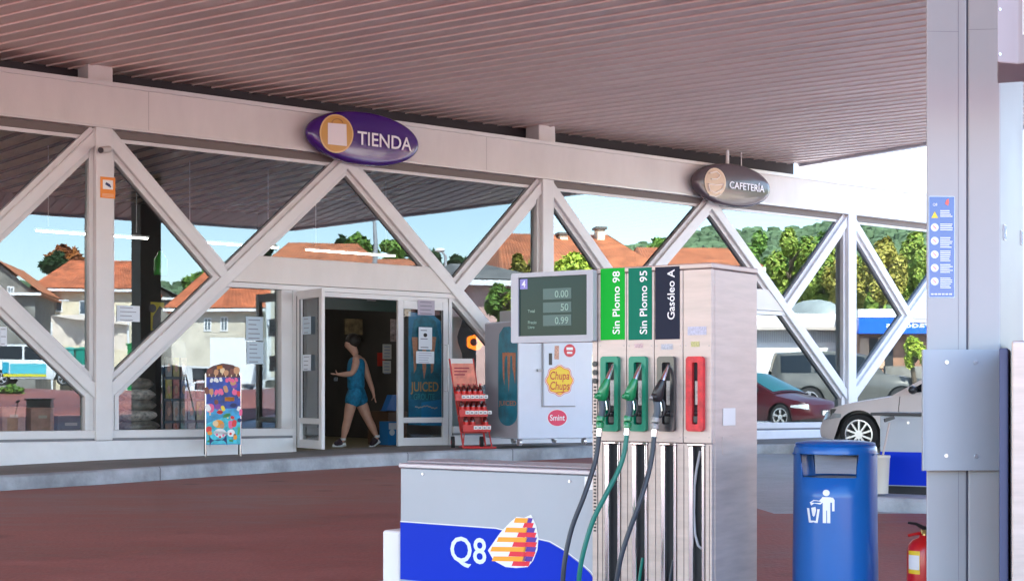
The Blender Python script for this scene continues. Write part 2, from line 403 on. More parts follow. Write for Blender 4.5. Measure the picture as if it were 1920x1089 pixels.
cen = Vector((0, 0))
for p in CPW: cen += p/4
for i in (1, 2, 3):
    p, q = CPW[i], CPW[(i+1) % 4]; d = (q-p).normalized(); nrm = Vector((d.y, -d.x))
    if nrm.dot(cen-p) > 0: nrm = -nrm
    o = [p-d*.0, q+d*.0, q+nrm*.14, p+nrm*.14]
    k = len(mb.vs); mb.vs += [Vector((x.x, x.y, z)) for z in (SOF-.05, SOF+.64) for x in o]
    mb.fs += [[k+j for j in f] for f in ([0, 1, 2, 3], [7, 6, 5, 4], [0, 4, 5, 1], [1, 5, 6, 2], [2, 6, 7, 3], [3, 7, 4, 0])]; mb.mi += [0]*6
mb.build('fascia', mat('canopy_edge_trim', (.55, .54, .58), .4, .2), can)
mb = MB(FA); mb.box(-22, 13.9, .60, .64, 4.55, SOF+.6-0*.1); mb.build('back_panel', mat('dark_back_panel', (.03, .025, .03), .7), can)
# ---------------------------------------------------------------- the service station building
ML = 7.42
bld = thing('service_station_building', (*cw(6, 0), 0), 'long shop building with white triangulated frame and mirror-like glass front', 'building')
def H(px, py, b=0.0): return FA.hit(px, py, b)
vtop = H(195, 155.9)[1]; vbot = H(195, 239.7)[1]
mb = MB(FA); mb.box(-9, 22.4, 0, .55, vbot, vtop)
beam = mb.build('beam', M['beam'], bld, bevel=.012)
mb = MB(FA); mb.box(-9, 22.4, -.035, .03, vtop-.035, vtop+.02); mb.box(-9, 22.4, -.018, -.001, vbot+.0, vbot+.03)
mb.build('beam_cap', mat('cap_metal', (.6, .58, .58), .35, .3), beam)
for a in (-4.8, .62, 6.2, 11.2):
    mb = MB(FA); mb.box(a-.004, a+.004, -.0012, .002, vbot+.035, vtop-.04); mb.build('beam_joint', mat('joint_shadow', (.42, .39, .39), .6), beam)
mb = MB(FA); mb.box(-9, 22.4, .10, .40, vbot-.10, vbot-.003); mb.build('beam_soffit', mat('shaded_gap_trim', (.16, .13, .12), .6), beam)  # recess below the beam, its shade put into the dark colour
mb = MB(FA); mb.box(-9, 22.4, .125, .16, vbot-.15, vbot-.103); mb.build('head_rail', M['frame'], bld)
T = vbot-.06; S = .42                                         # member top, base of posts
# stub boxes between beam and canopy
for px in (198, 1038):
    a = H(px, 200)[0]
    mb = MB(FA); mb.box(a-.17, a+.17, .16, .5, vtop+.003, SOF+.12)
    mb.build('canopy_stub', M['beam'], bld, bevel=.01)
posts = [-ML, 0, ML, 2*ML, 3*ML]
mem = []
for i, a in enumerate(posts):
    mb = MB(FA); mb.box(a-.115, a+.115, -.02, .14, S-.06, vbot-.002)
    o = mb.build('post', M['frame'], bld, bevel=.012)
    mb = MB(FA); mb.box(a-.17, a-.116, .06, .20, S+.05, T-.05); mb.box(a+.116, a+.17, .06, .20, S+.05, T-.05)
    mb.build('side_profile', M['frame'], o, bevel=.006)
VX = 2.62-.0                                     # height where diagonals cross
h1 = H(428, 520)[1]
uq = H(430, 520)[0]
def diag(p, q, w1=.15, dv=0.0):
    mb = MB(FA); mb.bar(p, q, w1, .01+dv, .15+dv)
    o = mb.build('diagonal_strut', M['frame'], bld, bevel=.012)
    mb = MB(FA); mb.bar(p, q, w1+.13, .07+dv, .19+dv); mb.build('glazing_bead', M['frame'], o, bevel=.006)
    mb = MB(FA); mb.bar(p, q, w1+.155, .165+dv, .185+dv); mb.build('gasket', M['gasket'], o)
for k in range(-1, 3):
    u0 = k*ML; um = u0+ML/2; u1 = u0+ML
    bot = .92; top = T-.02
    
    diag((u0+.02, bot), (um, top), dv=.001)
    diag((um, top), (u1-.02, bot), dv=.003)
    # crossing point on the long struts
    zc = bot+(top-bot)*((uq)/(ML/2)) if False else h1
    uc = (zc-bot)/(top-bot)*(ML/2)
    diag((u0+.05, top), (u0+uc, zc), .14, .005)
    diag((u1-.05, top), (u1-uc, zc), .14, .007)
    # lintel panel between the struts
    z1, z0 = H(640, 489)[1], H(650, 539)[1]
    s = lambda z: (z-bot)/(top-bot)*(ML/2)
    if k in (0, 1, -1, 2):
        mb = MB(FA); aL1, aL0 = u0+s(z1)+.12, u0+s(z0)+.02; aR1, aR0 = u1-s(z1)-.12, u1-s(z0)-.02
        mb.prism([(aL0, z0), (aR0, z0), (aR1, z1), (aL1, z1)], .035, .2)
        mb.build('lintel_panel', M['beam'], bld, bevel=.01)
        mb = MB(FA); mb.box(aL0-.1, aR0+.1, .05, .19, z0-.075, z0-.004); mb.build('transom', M['frame'], bld, bevel=.006)
ZT = H(650, 539)[1]-.075
# plinth
uDL = H(553, 700)[0]; uOP = H(603, 700)[0]; uR0 = H(748, 700)[0]; uR1 = H(845, 700)[0]
zs = H(195, 821.7)[1]
for a0, a1 in ((-9, uDL-.02), (uR1+.07, 22.4)):
    mb = MB(FA); mb.box(a0, a1, .0, .25, -.2, zs-.03); pl = mb.build('plinth', M['white'], bld, bevel=.02)
    mb = MB(FA); mb.box(a0, a1, .03, .2, zs-.03, zs+.001); mb.build('drip_joint', mat('joint_grey', (.20, .20, .22), .6), pl)
    mb = MB(FA); mb.box(a0, a1, .015, .2, zs+.002, zs+.105); mb.build('sill', M['frame'], bld, bevel=.008)
# glass panes
G1 = glass('shop_glass', .14, (.95, .97, .97), (.74, .86, .92), 0, .0006)
G2 = glass('cafe_glass', .20, (.5, .55, .55), (.86, .97, 1), 0, .0006)
def pane(p2, g): mb = MB(FA); mb.poly(p2, GL+.001); return mb.build('window_pane', g, bld, recalc=False)
zg = zs+.1
for k in range(-1, 3):
    u0 = k*ML; um = u0+ML/2; u1 = u0+ML; g = G1 if k < 1 else G2
    bot = .92; top = T-.02; s = lambda z: (z-bot)/(top-bot)*(ML/2); uc = s(h1)
    z1 = H(640, 489)[1]
    pane([(u0+.1, bot), (u0+uc, h1), (u0+.1, top)], g)
    pane([(u0+.1, top), (u0+uc, h1), (um, top)], g)
    pane([(u1-.1, bot), (u1-.1, top), (u1-uc, h1)], g)
    pane([(u1-.1, top), (um, top), (u1-uc, h1)], g)
    pane([(u0+s(z1), z1-.02), (u1-s(z1), z1-.02), (um, top)], g)
    dl = uDL if k == 0 else um
    dr = uR1 if k == 0 else um
    pane([(u0+.1, zg-.06), (dl, zg-.06), (dl, ZT+.02), (u0+s(ZT), ZT+.02), (u0+.1, bot)], g)
    pane([(dr, zg-.06), (u1-.1, zg-.06), (u1-.1, bot), (u1-s(ZT), ZT+.02), (dr, ZT+.02)], g)
# window jambs beside struts at the bottom
for a in posts[:4]:
    for sg in (1, -1):
        mb = MB(FA); mb.box(min(a+sg*.171, a+sg*.23), max(a+sg*.171, a+sg*.23), .05, .19, zs+.106, bot+.05); mb.build('jamb', M['frame'], bld, bevel=.006)
# door frame, side panel, leaves
mb = MB(FA)
mb.box(uDL-.19, uDL-.02, .04, .2, zs+.106, ZT-.002); mb.box(uDL-.015, uDL+.05, .04, .2, wallz(4.7)-.02, ZT-.002)
mb.box(uDL+.051, uR1-.02, .045, .19, ZT-.07, ZT-.003)
mb.box(uR1+.0, uR1+.06, .04, .2, wallz(6)-.02, ZT-.002)
mb.build('door_frame', M['frame'], bld, bevel=.006)
def leaf(fr, wd, z0, z1, glassm, poster=False, handle=None):
    lf = MB(fr); st = .10
    lf.box(0, st, 0, .05, z0, z1); lf.box(wd-st, wd, 0, .05, z0, z1); lf.box(st+.001, wd-st-.001, .002, .048, z1-.12, z1); lf.box(st+.001, wd-st-.001, .002, .048, z0, z0+.12)
    lf.box(st+.001, wd-st-.001, .004, .046, z0+.34, z0+.42)
    door = lf.build('door', M['frame'], bld, bevel=.006)
    g = MB(fr); g.poly([(st, z0+.41), (wd-st, z0+.41), (wd-st, z1-.11), (st, z1-.11)], .028); g.poly([(st, z0+.11), (wd-st, z0+.11), (wd-st, z0+.35), (st, z0+.35)], .028)
    g.build('door_glass', glassm, door, recalc=False)
    gk = MB(fr)
    for a in (st-.004, wd-st-.006): gk.box(a, a+.012, -.003, .01, z0+.42, z1-.12)
    gk.build('door_gasket', M['gasket'], door)
    return door
GD = glass('door_glass', .05, (.9, .93, .93))
zb = wallz(5)+.03
hx = uDL+.06
hp = FA.v(hx, .05, 0)
# open leaf: from hinge (px 555) out to px 603
q2 = FA.hit(603, 842)                         # screen point, choose its depth so that the foot sits on the pavement
Dl = (CZ-.2)*F/(842-HY); tip = Vector(((603-CX)/F*Dl, Dl, 0))
dv = tip-Vector((hp.x, hp.y, 0)); thl = math.atan2(dv.y, dv.x)
FL = Fr((hp.x, hp.y, 0), thl)
GDL = glass('leaf_glass', .15, (.8, .85, .85))
d1 = leaf(FL, dv.length, zb+.0, ZT-.03, GDL)
FR_ = Fr(FA.v(uR0, .02, 0), TH, -.0066)
wr = uR1-uR0-.03
d2 = leaf(FR_, wr, zb+.01, ZT-.07, GD)
hd = MB(FR_)
hd.tube([(wr-.05, -.003, 1.02), (wr-.05, -.06, 1.02), (wr-.05, -.06, 1.72), (wr-.05, -.003, 1.72)], .014, 8); hd.build('handle', M['wht'], d2, smooth=True)
# shell behind the front: floor, ceiling, back and side walls, roof
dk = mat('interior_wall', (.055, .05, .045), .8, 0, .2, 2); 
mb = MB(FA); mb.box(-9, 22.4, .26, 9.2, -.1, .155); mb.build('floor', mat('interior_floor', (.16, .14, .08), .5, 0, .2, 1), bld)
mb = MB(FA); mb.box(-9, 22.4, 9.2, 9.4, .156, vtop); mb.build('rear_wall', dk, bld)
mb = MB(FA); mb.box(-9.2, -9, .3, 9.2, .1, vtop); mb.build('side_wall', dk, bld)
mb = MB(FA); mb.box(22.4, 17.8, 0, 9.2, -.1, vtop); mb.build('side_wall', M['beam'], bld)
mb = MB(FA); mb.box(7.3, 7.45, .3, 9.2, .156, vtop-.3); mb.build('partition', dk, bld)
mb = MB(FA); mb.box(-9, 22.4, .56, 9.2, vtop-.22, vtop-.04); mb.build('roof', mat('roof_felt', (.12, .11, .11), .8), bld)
mb = MB(FA); mb.box(-9, 22.4, .42, 9.19, vtop-.32, vtop-.24); mb.build('ceiling', mat('ceiling_boards', (.62, .48, .36), .7, 0, .2, 1), bld)
for k in range(66):
    a = -9+k*.4
    if k < 60: mb = MB(FA); mb.box(a, a+.05, .45, 9.18, vtop-.36, vtop-.325); mb.build('ceiling_batten', mat('batten_brown', (.12, .09, .07), .7), bld)
# ---------------------------------------------------------------- palette for the objects
M['blue'] = mat('company_blue', (.001, .03, .50), .5, 0, 0, 1, spec=.15)
M['pumpgrey'] = mat('cabinet_grey_paint', (.40, .435, .475), .38, 0, .03, 2)
M['boot_green'] = mat('green_nozzle_boot', (.006, .25, .14), .4)
M['nozzle_green'] = mat('green_nozzle_plastic', (.006, .22, .075), .3, coat=.4)
M['hose_green'] = mat('green_hose', (.004, .16, .12), .4)
M['boot_red'] = mat('worn_red_boot', (.62, .035, .04), .5, 0, .25, 25)
M['gold'] = mat('gold_paint', (.62, .33, .08), .4)
M['red'] = mat('signal_red', (.62, .012, .012), .3, coat=.3)
M['orange'] = mat('orange_paint', (.85, .26, .02), .4)
M['yellow'] = mat('yellow_paint', (.9, .62, .02), .4)
M['tyre'] = mat('tyre_rubber', (.018, .018, .02), .75)
M['alloy'] = mat('alloy_wheel', (.72, .72, .74), .3, .8)
M['screenfr'] = mat('display_grey', (.42, .43, .46), .4, 0, .03, 3)
def decal(mb, name, m, parent, **k): return mb.build(name, m, parent, recalc=False, **k)
def sail(mk, parent, fr, pa, b):
    """striped sail emblem; pa maps picture points to (a, c)"""
    cols = {'o': M['orange2'], 'w': M['wht'], 'r': M['red2'], 'p': M['purple']}
    out = [(918, 1030), (940, 1000), (972, 969), (1000, 968), (1008, 1010), (1003, 1040), (990, 1060), (950, 1061), (928, 1048)]
    mb = MB(fr); mb.poly([pa(*q) for q in [(916, 1031), (940, 998), (970, 967), (1001, 966), (1010, 1008), (1005, 1042), (990, 1062), (948, 1063), (926, 1050)]], b); decal(mb, 'emblem', M['wht'], parent)
def stripes(fr, b, pa, parent):
    # rows of the emblem from top to bottom, slanted left edge, bulging right edge
    M['orange2'] = mat('emblem_orange', (.95, .38, .02), .4); M['red2'] = mat('emblem_red', (.78, .01, .04), .4); M['purple'] = mat('emblem_purple', (.08, .015, .30), .4)
    w = MB(fr); w.poly([pa(*q) for q in [(915, 1031), (938, 998), (957, 978), (969, 968), (983, 970), (996, 964), (1006, 985), (1010, 1008), (1008, 1030), (1000, 1050), (990, 1062), (968, 1064), (948, 1062), (926, 1050)]], b)
    em = decal(w, 'emblem', M['wht'], parent)
    xl = lambda y: {0: 966, 1: 955, 2: 944, 3: 938, 4: 931, 5: 926, 6: 922, 7: 919, 8: 923, 9: 929, 10: 941}[y]
    R0, H = 970, 9.0
    mO, mR, mP = MB(fr), MB(fr), MB(fr)
    def seg(m, x0, x1, r):
        y0 = R0+H*r; m.poly([pa(x0+1.0, y0-.0), (pa(x1+1.5, y0+.8)), pa(x1-1.5, y0+H+.8), pa(x0-2.5, y0+H)], b-.0008)
    lefts = [966, 958, 949, 941, 934, 928, 922, 921, 925, 932]
    xm = [990, 983, 975, 970, 966, 961, 956, 954, 952, 960]
    xr = [998, 1000, 1003, 1005, 1006, 1006, 1005, 1003, 999, 993]
    for r in range(10):
        if r % 2 == 0: seg(mO, lefts[r], min(984-r*.6+6, xr[r]-8), r)
        else: seg(mR, xm[r]+ (2 if r > 1 else 0), 986, r)
        d = 990-r*1.0
        if r % 2 == 0: seg(mP, d, xr[r], r) if r in (0, 2, 4, 6, 8) else None
        else: seg(mR, 986, xr[r], r)
    for m_, mm in ((mO, 'orange2'), (mR, 'red2'), (mP, 'purple')): decal(m_, 'emblem_stripes', M[mm], em)
# ---------------------------------------------------------------- fuel pump
D0 = 7.6
_q = at(1335, HY, D0); PU = Fr((_q.x, _q.y, 0), math.radians(-35.9))
pa = lambda px, b=0.0, py=700: PU.hit(px, py, b)[0]
pz = lambda px, py, b=0.0: PU.hit(px, py, b)[1]
zi = -.14                                          # top of the island
ztop = pz(1335, 492)
pump = thing('fuel_pump', (_q.x, _q.y, zi), 'tall brushed steel fuel pump with four hose bays and a side display', 'fuel pump')
aL = pa(1121)
_sx = (1420-CX)/F                                  # depth of the side face up to px 1420
qx = PU.o; t_ = (_sx*qx.y-qx.x)/(PU.ey.x-_sx*PU.ey.y); dep = t_
mb = MB(PU); mb.box(aL, 0, .03, dep, zi, ztop-.03); body = mb.build('body', M['steel'], pump, bevel=.006)
mb = MB(PU); mb.box(aL-.004, .004, -.004, dep+.004, ztop-.028, ztop); mb.build('top_cap', M['steel'], pump, bevel=.006)
zslot = pz(1200, 828); zb637 = pz(1200, 637); 
seams = [1121, 1175, 1227, 1281, 1335]
for i in range(4):
    a0, a1 = pa(seams[i])+.0015, pa(seams[i+1])-.0015
    mb = MB(PU); mb.box(a0, a1, -.002, .029, zslot, ztop-.03); mb.build('front_panel', M['steel'], pump, bevel=.003)
# coloured product labels
labs = [((1127, 1172), (.0, .42, .03), 'Sin Plomo 98', (503, 637)), ((1179, 1223), (.0, .17, .10), 'Sin Plomo 95', (502, 637)), ((1229, 1275), (.014, .018, .038), 'Gasóleo A', (500, 636))]
for (x0, x1), col, tx, (y0, y1) in labs:
    a0, a1 = pa(x0), pa(x1); c1, c0 = pz((x0+x1)/2, y0), pz((x0+x1)/2, y1)
    mb = MB(PU); mb.box(a0, a1, -.0045, -.002, c0, c1)
    lb = mb.build('product_label', mat('label_'+tx.split()[-1], col, .5, spec=.15), pump)
    wv = glyphs(tx)[2]; Lh = {'Sin Plomo 98': 118, 'Sin Plomo 95': 118, 'Gasóleo A': 93}[tx]
    hgt = Lh/134*(c1-c0); sz = hgt/wv
    cst = pz(0, 627 if tx[0] == 'S' else 600) if False else c0+(c1-c0)*(10/134 if tx[0] == 'S' else 36/136)
    mb = MB(PU); mb.text(tx, a1-(a1-a0)*.20, -.0058, cst, sz, vert=True); decal(mb, 'lettering', M['wht'], lb)
# mask plate under label 4
mb = MB(PU); mb.box(pa(1290), pa(1325), -.0035, -.002, pz(1307, 628), pz(1307, 612)); decal(mb, 'notice', mat('pale_lilac_sticker', (.50, .50, .60), .5, 0, .25, 120), pump)
scr_m = mat('screw_grey', (.35, .33, .32), .35, .8)
for i in range(4):
    for yy in (648, 820):
        for xx in (seams[i]+5, seams[i+1]-5):
            a, c = PU.hit(xx, yy); mb = MB(PU); mb.disc(a, -.0045, c, .0035, n=10, b1=-.002); mb.build('screw', scr_m, pump)
for (xa, xb, ya, yb, col) in ((1296, 1312, 640, 650, (.5, .48, .2)), (1190, 1206, 644, 652, (.55, .40, .40)), (1240, 1262, 645, 655, (.45, .46, .5))):
    a0, c1 = PU.hit(xa, ya); a1, c0 = PU.hit(xb, yb); mb = MB(PU); mb.box(a0, a1, -.0032, -.002, c0, c1); decal(mb, 'faded_sticker', mat('sticker_%d' % xa, col, .5, 0, .35, 150), pump)
# perforated grille strip left of the bays
mb = MB(PU); mb.box(pa(1112), pa(1120.5), -.004, .06, zi, pz(1116, 508)); gs = mb.build('grille', M['steel'], pump)
mb = MB(PU)
y = 514
while y < 1000:
    if not 640 < y < 668 and not 668 <= y < 722:
        c = pz(1116, y); a = pa(1116.5); mb.box(a-.008, a+.008, -.0055, -.004, c-.004, c+.004)
    y += 6.4
decal(mb, 'perforation', M['dark'], gs)
mb = MB(PU)
for yy in (682, 698, 714): c = pz(1117, yy); a = pa(1117); mb.disc(a, -.012, c, .014, n=16, b1=-.004)
mb.build('button', M['black'], pump)
# lower hose bays: rails and dark slots
slots = [(1135, 1164), (1186, 1215), (1240, 1269), (1292, 1322)]
edges = [1121]+[x for s_ in slots for x in s_]+[1335]
for i in range(0, 10, 2):
    x0, x1 = edges[i], edges[i+1]
    mb = MB(PU); mb.box(pa(x0)+.001, pa(x1)-.001, -.001, .029, zi, zslot-.002); o = mb.build('mullion', M['steel'], pump, bevel=.003)
    mb = MB(PU); am = pa((x0+x1)/2+2); mb.box(am-.0015, am+.0015, -.0022, -.0005, zi, zslot-.01); decal(mb, 'seam', mat('seam_dark', (.12, .10, .10), .6), o)
for k, (x0, x1) in enumerate(slots):
    a0, a1 = pa(x0), pa(x1); w_ = a1-a0
    mb = MB(PU); mb.box(a0+.001, a1-.001, .022, .0295, zi, zslot-.003); mb.build('slot', M['dark'], pump)
    mb = MB(PU); mb.box(a0-.002, a1+.002, -.014, .0, zslot-.012, zslot-.002); mb.build('slot_cap', M['chrome'], pump, bevel=.002)
    mb = MB(PU); mb.box(a0+.001, a0+w_*.30, -.010, .018, zi, zslot-.013); mb.build('rail', M['chrome'], pump, bevel=.006)
    mb = MB(PU); mb.box(a1-w_*.17, a1-.001, -.010, .018, zi, zslot-.013); mb.build('rail', M['chrome'], pump, bevel=.004)
def rrect(a0, a1, c0, c1, r, n=5):
    P = []
    for cx_, cz_, s0 in ((a1-r, c1-r, 0), (a0+r, c1-r, 90), (a0+r, c0+r, 180), (a1-r, c0+r, 270)):
        for k in range(n+1): t = R(s0+90*k/n); P.append((cx_+r*math.cos(t), cz_+r*math.sin(t)))
    return P
def ringplate(mb, out, inn, b0, b1):             # frame with a hole
    n = len(out); P = [(a, b0, c) for a, c in out]+[(a, b0, c) for a, c in inn]+[(a, b1, c) for a, c in out]+[(a, b1+.012, c) for a, c in inn]
    Fc = []
    for i in range(n):
        j = (i+1) % n; Fc += [(i, j, n+j, n+i), (i, 2*n+i, 2*n+j, j), (n+i, n+j, 3*n+j, 3*n+i)]
    mb.add(P, Fc)
boots = [(1127, 1160, 'boot_green'), (1180, 1212, 'boot_green'), (1233, 1265, 'black'), (1287, 1319, 'boot_red')]
for i, (x0, x1, mm) in enumerate(boots):
    a0, a1 = pa(x0, -.02), pa(x1, -.02); c1, c0 = pz(x0, 668, -.02), pz(x0, 808, -.02)
    out = rrect(a0, a1, c0, c1, .018); wi = (a1-a0)
    inn = rrect(a0+wi*(.30 if i < 3 else .36), a1-wi*(.22 if i < 3 else .30), c0+.035, c1-.03, .008)
    mb = MB(PU); ringplate(mb, out, inn, -.028, -.002); bt = mb.build('nozzle_boot', M[mm] if i < 2 or i == 3 else mat('black_boot', (.025, .025, .028), .3, coat=.4), pump, smooth=30)
    mb = MB(PU); mb.box(a0+wi*.3, a1-wi*.2, -.0035, -.0026, c0+.034, c1-.029); mb.build('boot_recess', M['dark'], bt)
    am = (a0+a1)/2+wi*.1
    mb = MB(PU); mb.box(am-.012, am+.02, -.018, -.004, c0+.13, c1-.12); mb.build('latch_plate', mat('worn_grey_metal', (.28, .27, .27), .4, .6, .3, 60), bt, bevel=.003)
    mb = MB(PU); mb.box(am-.018, am+.02, -.02, -.004, c0+.045, c0+.075); mb.ball(am, -.012, c0+.09, .014); mb.build('switch', M['black'], bt)
# nozzles and their hoses
def nozzle(dx, dy, mbody, mgrip, mhose, hose, label, hlabel, collar):
    b = -.095
    P = lambda px, py, bb=b: PU.pt(px+dx, py+dy, bb)
    root = thing('fuel_nozzle', PU.p(*P(1130, 730)), label, 'fuel nozzle', 'nozzles hanging in the pump')
    mb = MB(PU); mb.tube([P(1150, 683, -.03), P(1147, 690, -.05), P(1142, 702, -.075), P(1138.5, 713, -.09)], [.0075, .009, .0125, .014], 14); mb.build('spout', M['chrome'] if mbody != 'black' else M['chrome'], root, smooth=True)
    mb = MB(PU); mb.tube([P(1139, 711, -.088), P(1137, 717), P(1133, 728), P(1130, 738), P(1128.5, 748), P(1127.5, 752)], [.015, .019, .026, .030, .026, .014], 16)
    mb.tube([P(1127, 742, -.11), P(1121, 742, -.12), P(1119, 743, -.124)], [.022, .019, .012], 14)
    bd = mb.build('nozzle_body', M[mbody], root, smooth=50, weld=True)
    mb = MB(PU); mb.ball(*P(1118.5, 743, -.126), .013); mb.build('swivel_cap', M['nozzle_green'] if mbody != 'black' else M['worn'], bd, smooth=True)
    mb = MB(PU); mb.tube([P(1128.5, 747), P(1129, 757), P(1129, 770), P(1127, 780)], [.019, .0175, .0165, .017], 14); mb.build('grip', M[mgrip], root, smooth=True)
    mb = MB(PU); mb.tube([P(1136, 742, -.085), P(1142, 752, -.085), P(1143.5, 765, -.085), P(1141, 776, -.088), P(1134, 780, -.09)], .0052, 8); mb.build('lever_guard', M['black'], root, smooth=True)
    mb = MB(PU); mb.tube([P(1134, 745, -.085), P(1137, 757, -.087), P(1138, 768, -.087)], [.006, .005, .004], 8); mb.build('lever', M['chrome'], root, smooth=True)
    mb = MB(PU); mb.tube([P(1126.5, 779), P(1126, 782), P(1125.7, 788), P(1125.6, 789)], [.019, .022, .022, .017], 14); mb.tube([P(1125.6, 790), P(1125, 792), P(1124.6, 801), P(1124.5, 803)], [.017, .021, .020, .014], 14)
    mb.build('connector', M[collar], root, smooth=40)
    hs = [P(1124.6, 802)]+[PU.pt(x, y, bb) for x, y, bb in hose]
    # smooth the path
    V = [Vector(h) for h in hs]; S_ = []
    for i in range(len(V)-1):
        p0, p1, p2, p3 = V[max(i-1, 0)], V[i], V[i+1], V[min(i+2, len(V)-1)]
        for k in range(8):
            t = k/8; S_.append(.5*((2*p1)+(p2-p0)*t+(2*p0-5*p1+4*p2-p3)*t*t+(3*p1-p0-3*p2+p3)*t**3))
    S_.append(V[-1])
    mb = MB(PU); mb.tube(S_, .0125, 14); h_ = mb.build('hose', M[mhose], smooth=True)
    tag(h_, hlabel, 'hose', 'fuel hoses')
    cc = mb = MB(PU); mb.tube([S_[0], S_[3]], .0155, 12); mb.build('ferrule', M['chrome'], h_, smooth=True)
    return root
M['worn'] = mat('worn_grey_plastic', (.30, .29, .28), .45, .3, .3, 80)
M['grip_grey'] = mat('grey_grip', (.07, .09, .11), .5)
M['hose_dark'] = mat('dark_hose', (.022, .03, .045), .42)
nozzle(0, 0, 'nozzle_green', 'grip_grey', 'hose_dark', [(1119, 850, -.11), (1110, 885, -.13), (1093, 935, -.17), (1072, 990, -.2), (1059, 1050, -.22), (1055, 1100, -.22), (1058, 1140, -.2)],
       'green nozzle in the green boot beside the grille, on a black hose', 'black hose falling from the green nozzle beside the grille', 'nozzle_green')
nozzle(51.5, 0, 'nozzle_green', 'grip_grey', 'hose_green', [(1171, 845, -.11), (1160, 880, -.13), (1137, 925, -.17), (1112, 975, -.2), (1095, 1030, -.22), (1086, 1080, -.22), (1084, 1140, -.2)],
       'green nozzle in the second green boot, on a green hose', 'green hose falling from the second nozzle', 'nozzle_green')
nozzle(103, 2, 'black', 'grip_grey', 'hose_dark', [(1223, 850, -.11), (1215, 890, -.13), (1198, 945, -.17), (1178, 1000, -.2), (1163, 1050, -.22), (1155, 1100, -.22), (1153, 1140, -.2)],
       'black nozzle in the black boot, on a dark hose', 'dark hose falling from the black diesel nozzle', 'worn')
# hose ends that show inside the slots
for k, pts in enumerate([[(1205, 1045), (1201, 1070), (1197, 1100)], [(1263, 1050), (1258, 1075), (1255, 1100)]]):
    mb = MB(PU); mb.tube([PU.pt(x, y, .0) for x, y in pts], .008, 8); mb.build('hose_end', M['hose_green' if k == 0 else 'hose_dark'], pump, smooth=True)
mb = MB(PU); mb.tube([PU.pt(x, y, .004) for x, y in [(1313, 845), (1306, 880), (1302, 910), (1301, 960), (1303, 1000), (1309, 1022), (1316, 1028)]], .007, 8); mb.build('hose_end', mat('grey_tube', (.35, .35, .36), .4), pump, smooth=True)
# side face plates
def sp(px, py):                                   # point on the side face (a=0 plane): depth b and height
    sx = (px-CX)/F; b = (sx*PU.o.y-PU.o.x)/(PU.ey.x-sx*PU.ey.y); Y = PU.o.y+PU.ey.y*b
    return b, CZ+(HY-py)/F*Y
PS = Fr(PU.o, math.radians(-35.9+90))
b0, c1 = sp(1355, 765); b1, c0 = sp(1378, 797)
mb = MB(PU); mb.box(.0, .004, b0, b1, c0, c1); mb.build('side_plate', mat('pale_plate', (.72, .68, .66), .4), pump, bevel=.002)
b0, c1 = sp(1354, 818); b1, c0 = sp(1377, 850)
mb = MB(PU); mb.box(-.001, .0025, b0, b1, c0, c1); mb.build('access_cover', M['steel'], pump, bevel=.001)
# display head on the left
bM = -.04
a0, a1 = PU.hit(958, 600, bM)[0], PU.hit(1112, 600, bM)[0]
c1, c0 = PU.hit(958, 513, bM)[1], PU.hit(958, 643, bM)[1]
mb = MB(PU); ringplate(mb, rrect(a0, a1, c0, c1, .012), rrect(PU.hit(971, 600, bM)[0], PU.hit(1100, 600, bM)[0], c0+.035, c1-.024, .004), bM, bM+.04)
mb.box(a0+.003, a1-.003, bM+.041, bM+.17, c0+.002, c1-.002)
du = mb.build('display_unit', M['screenfr'], pump, smooth=30)
mb = MB(PU); s0, s1 = PU.hit(970, 600, bM)[0]-.002, PU.hit(1101, 600, bM)[0]+.002; mb.box(s0, s1, bM+.012, bM+.02, c0+.03, c1-.02)
scr = mb.build('screen', mat('dark_teal_screen', (.002, .026, .023), .12, 0, spec=.14), du)
mb = MB(PU); mb.box(s0+.012, s0+.06, bM+.0105, bM+.012, c1-.085, c1-.032); bq = mb.build('number_badge', mat('badge_violet', (.22, .20, .55), .4), scr)
mb = MB(PU); mb.text('4', s0+.036, bM+.0095, c1-.075, .05, 'CENTER'); decal(mb, 'lettering', M['wht'], bq)
lcd = mat('lcd_panel', (.005, .06, .052), .3); dg = mat('lcd_digits', (.20, .34, .27), .4)
W_ = s1-s0
for (x, y, ww, hh, tx, sz) in ((.36, .62, .40, .18, '0.00', .15), (.36, .40, .40, .17, '50', .15), (.36, .18, .40, .18, '0.99', .15)):
    hS = c1-c0-.055; A0 = s0+W_*x; C0 = c0+.03+hS*y
    mb = MB(PU); mb.box(A0, A0+W_*ww, bM+.0106, bM+.0119, C0, C0+hS*hh); o = mb.build('readout', lcd, scr)
    mb = MB(PU); mb.text(tx, A0+W_*(ww-.04), bM+.0096, C0+.009, sz*.34, 'RIGHT'); decal(mb, 'digits', dg, o)
mb = MB(PU); mb.text('Precio', s0+W_*.14, bM+.0105, c0+.1, .022); mb.text('Litro', s0+W_*.14, bM+.0105, c0+.075, .022); mb.text('Total', s0+W_*.14, bM+.0105, c0+.16, .022); decal(mb, 'lettering', dg, scr)
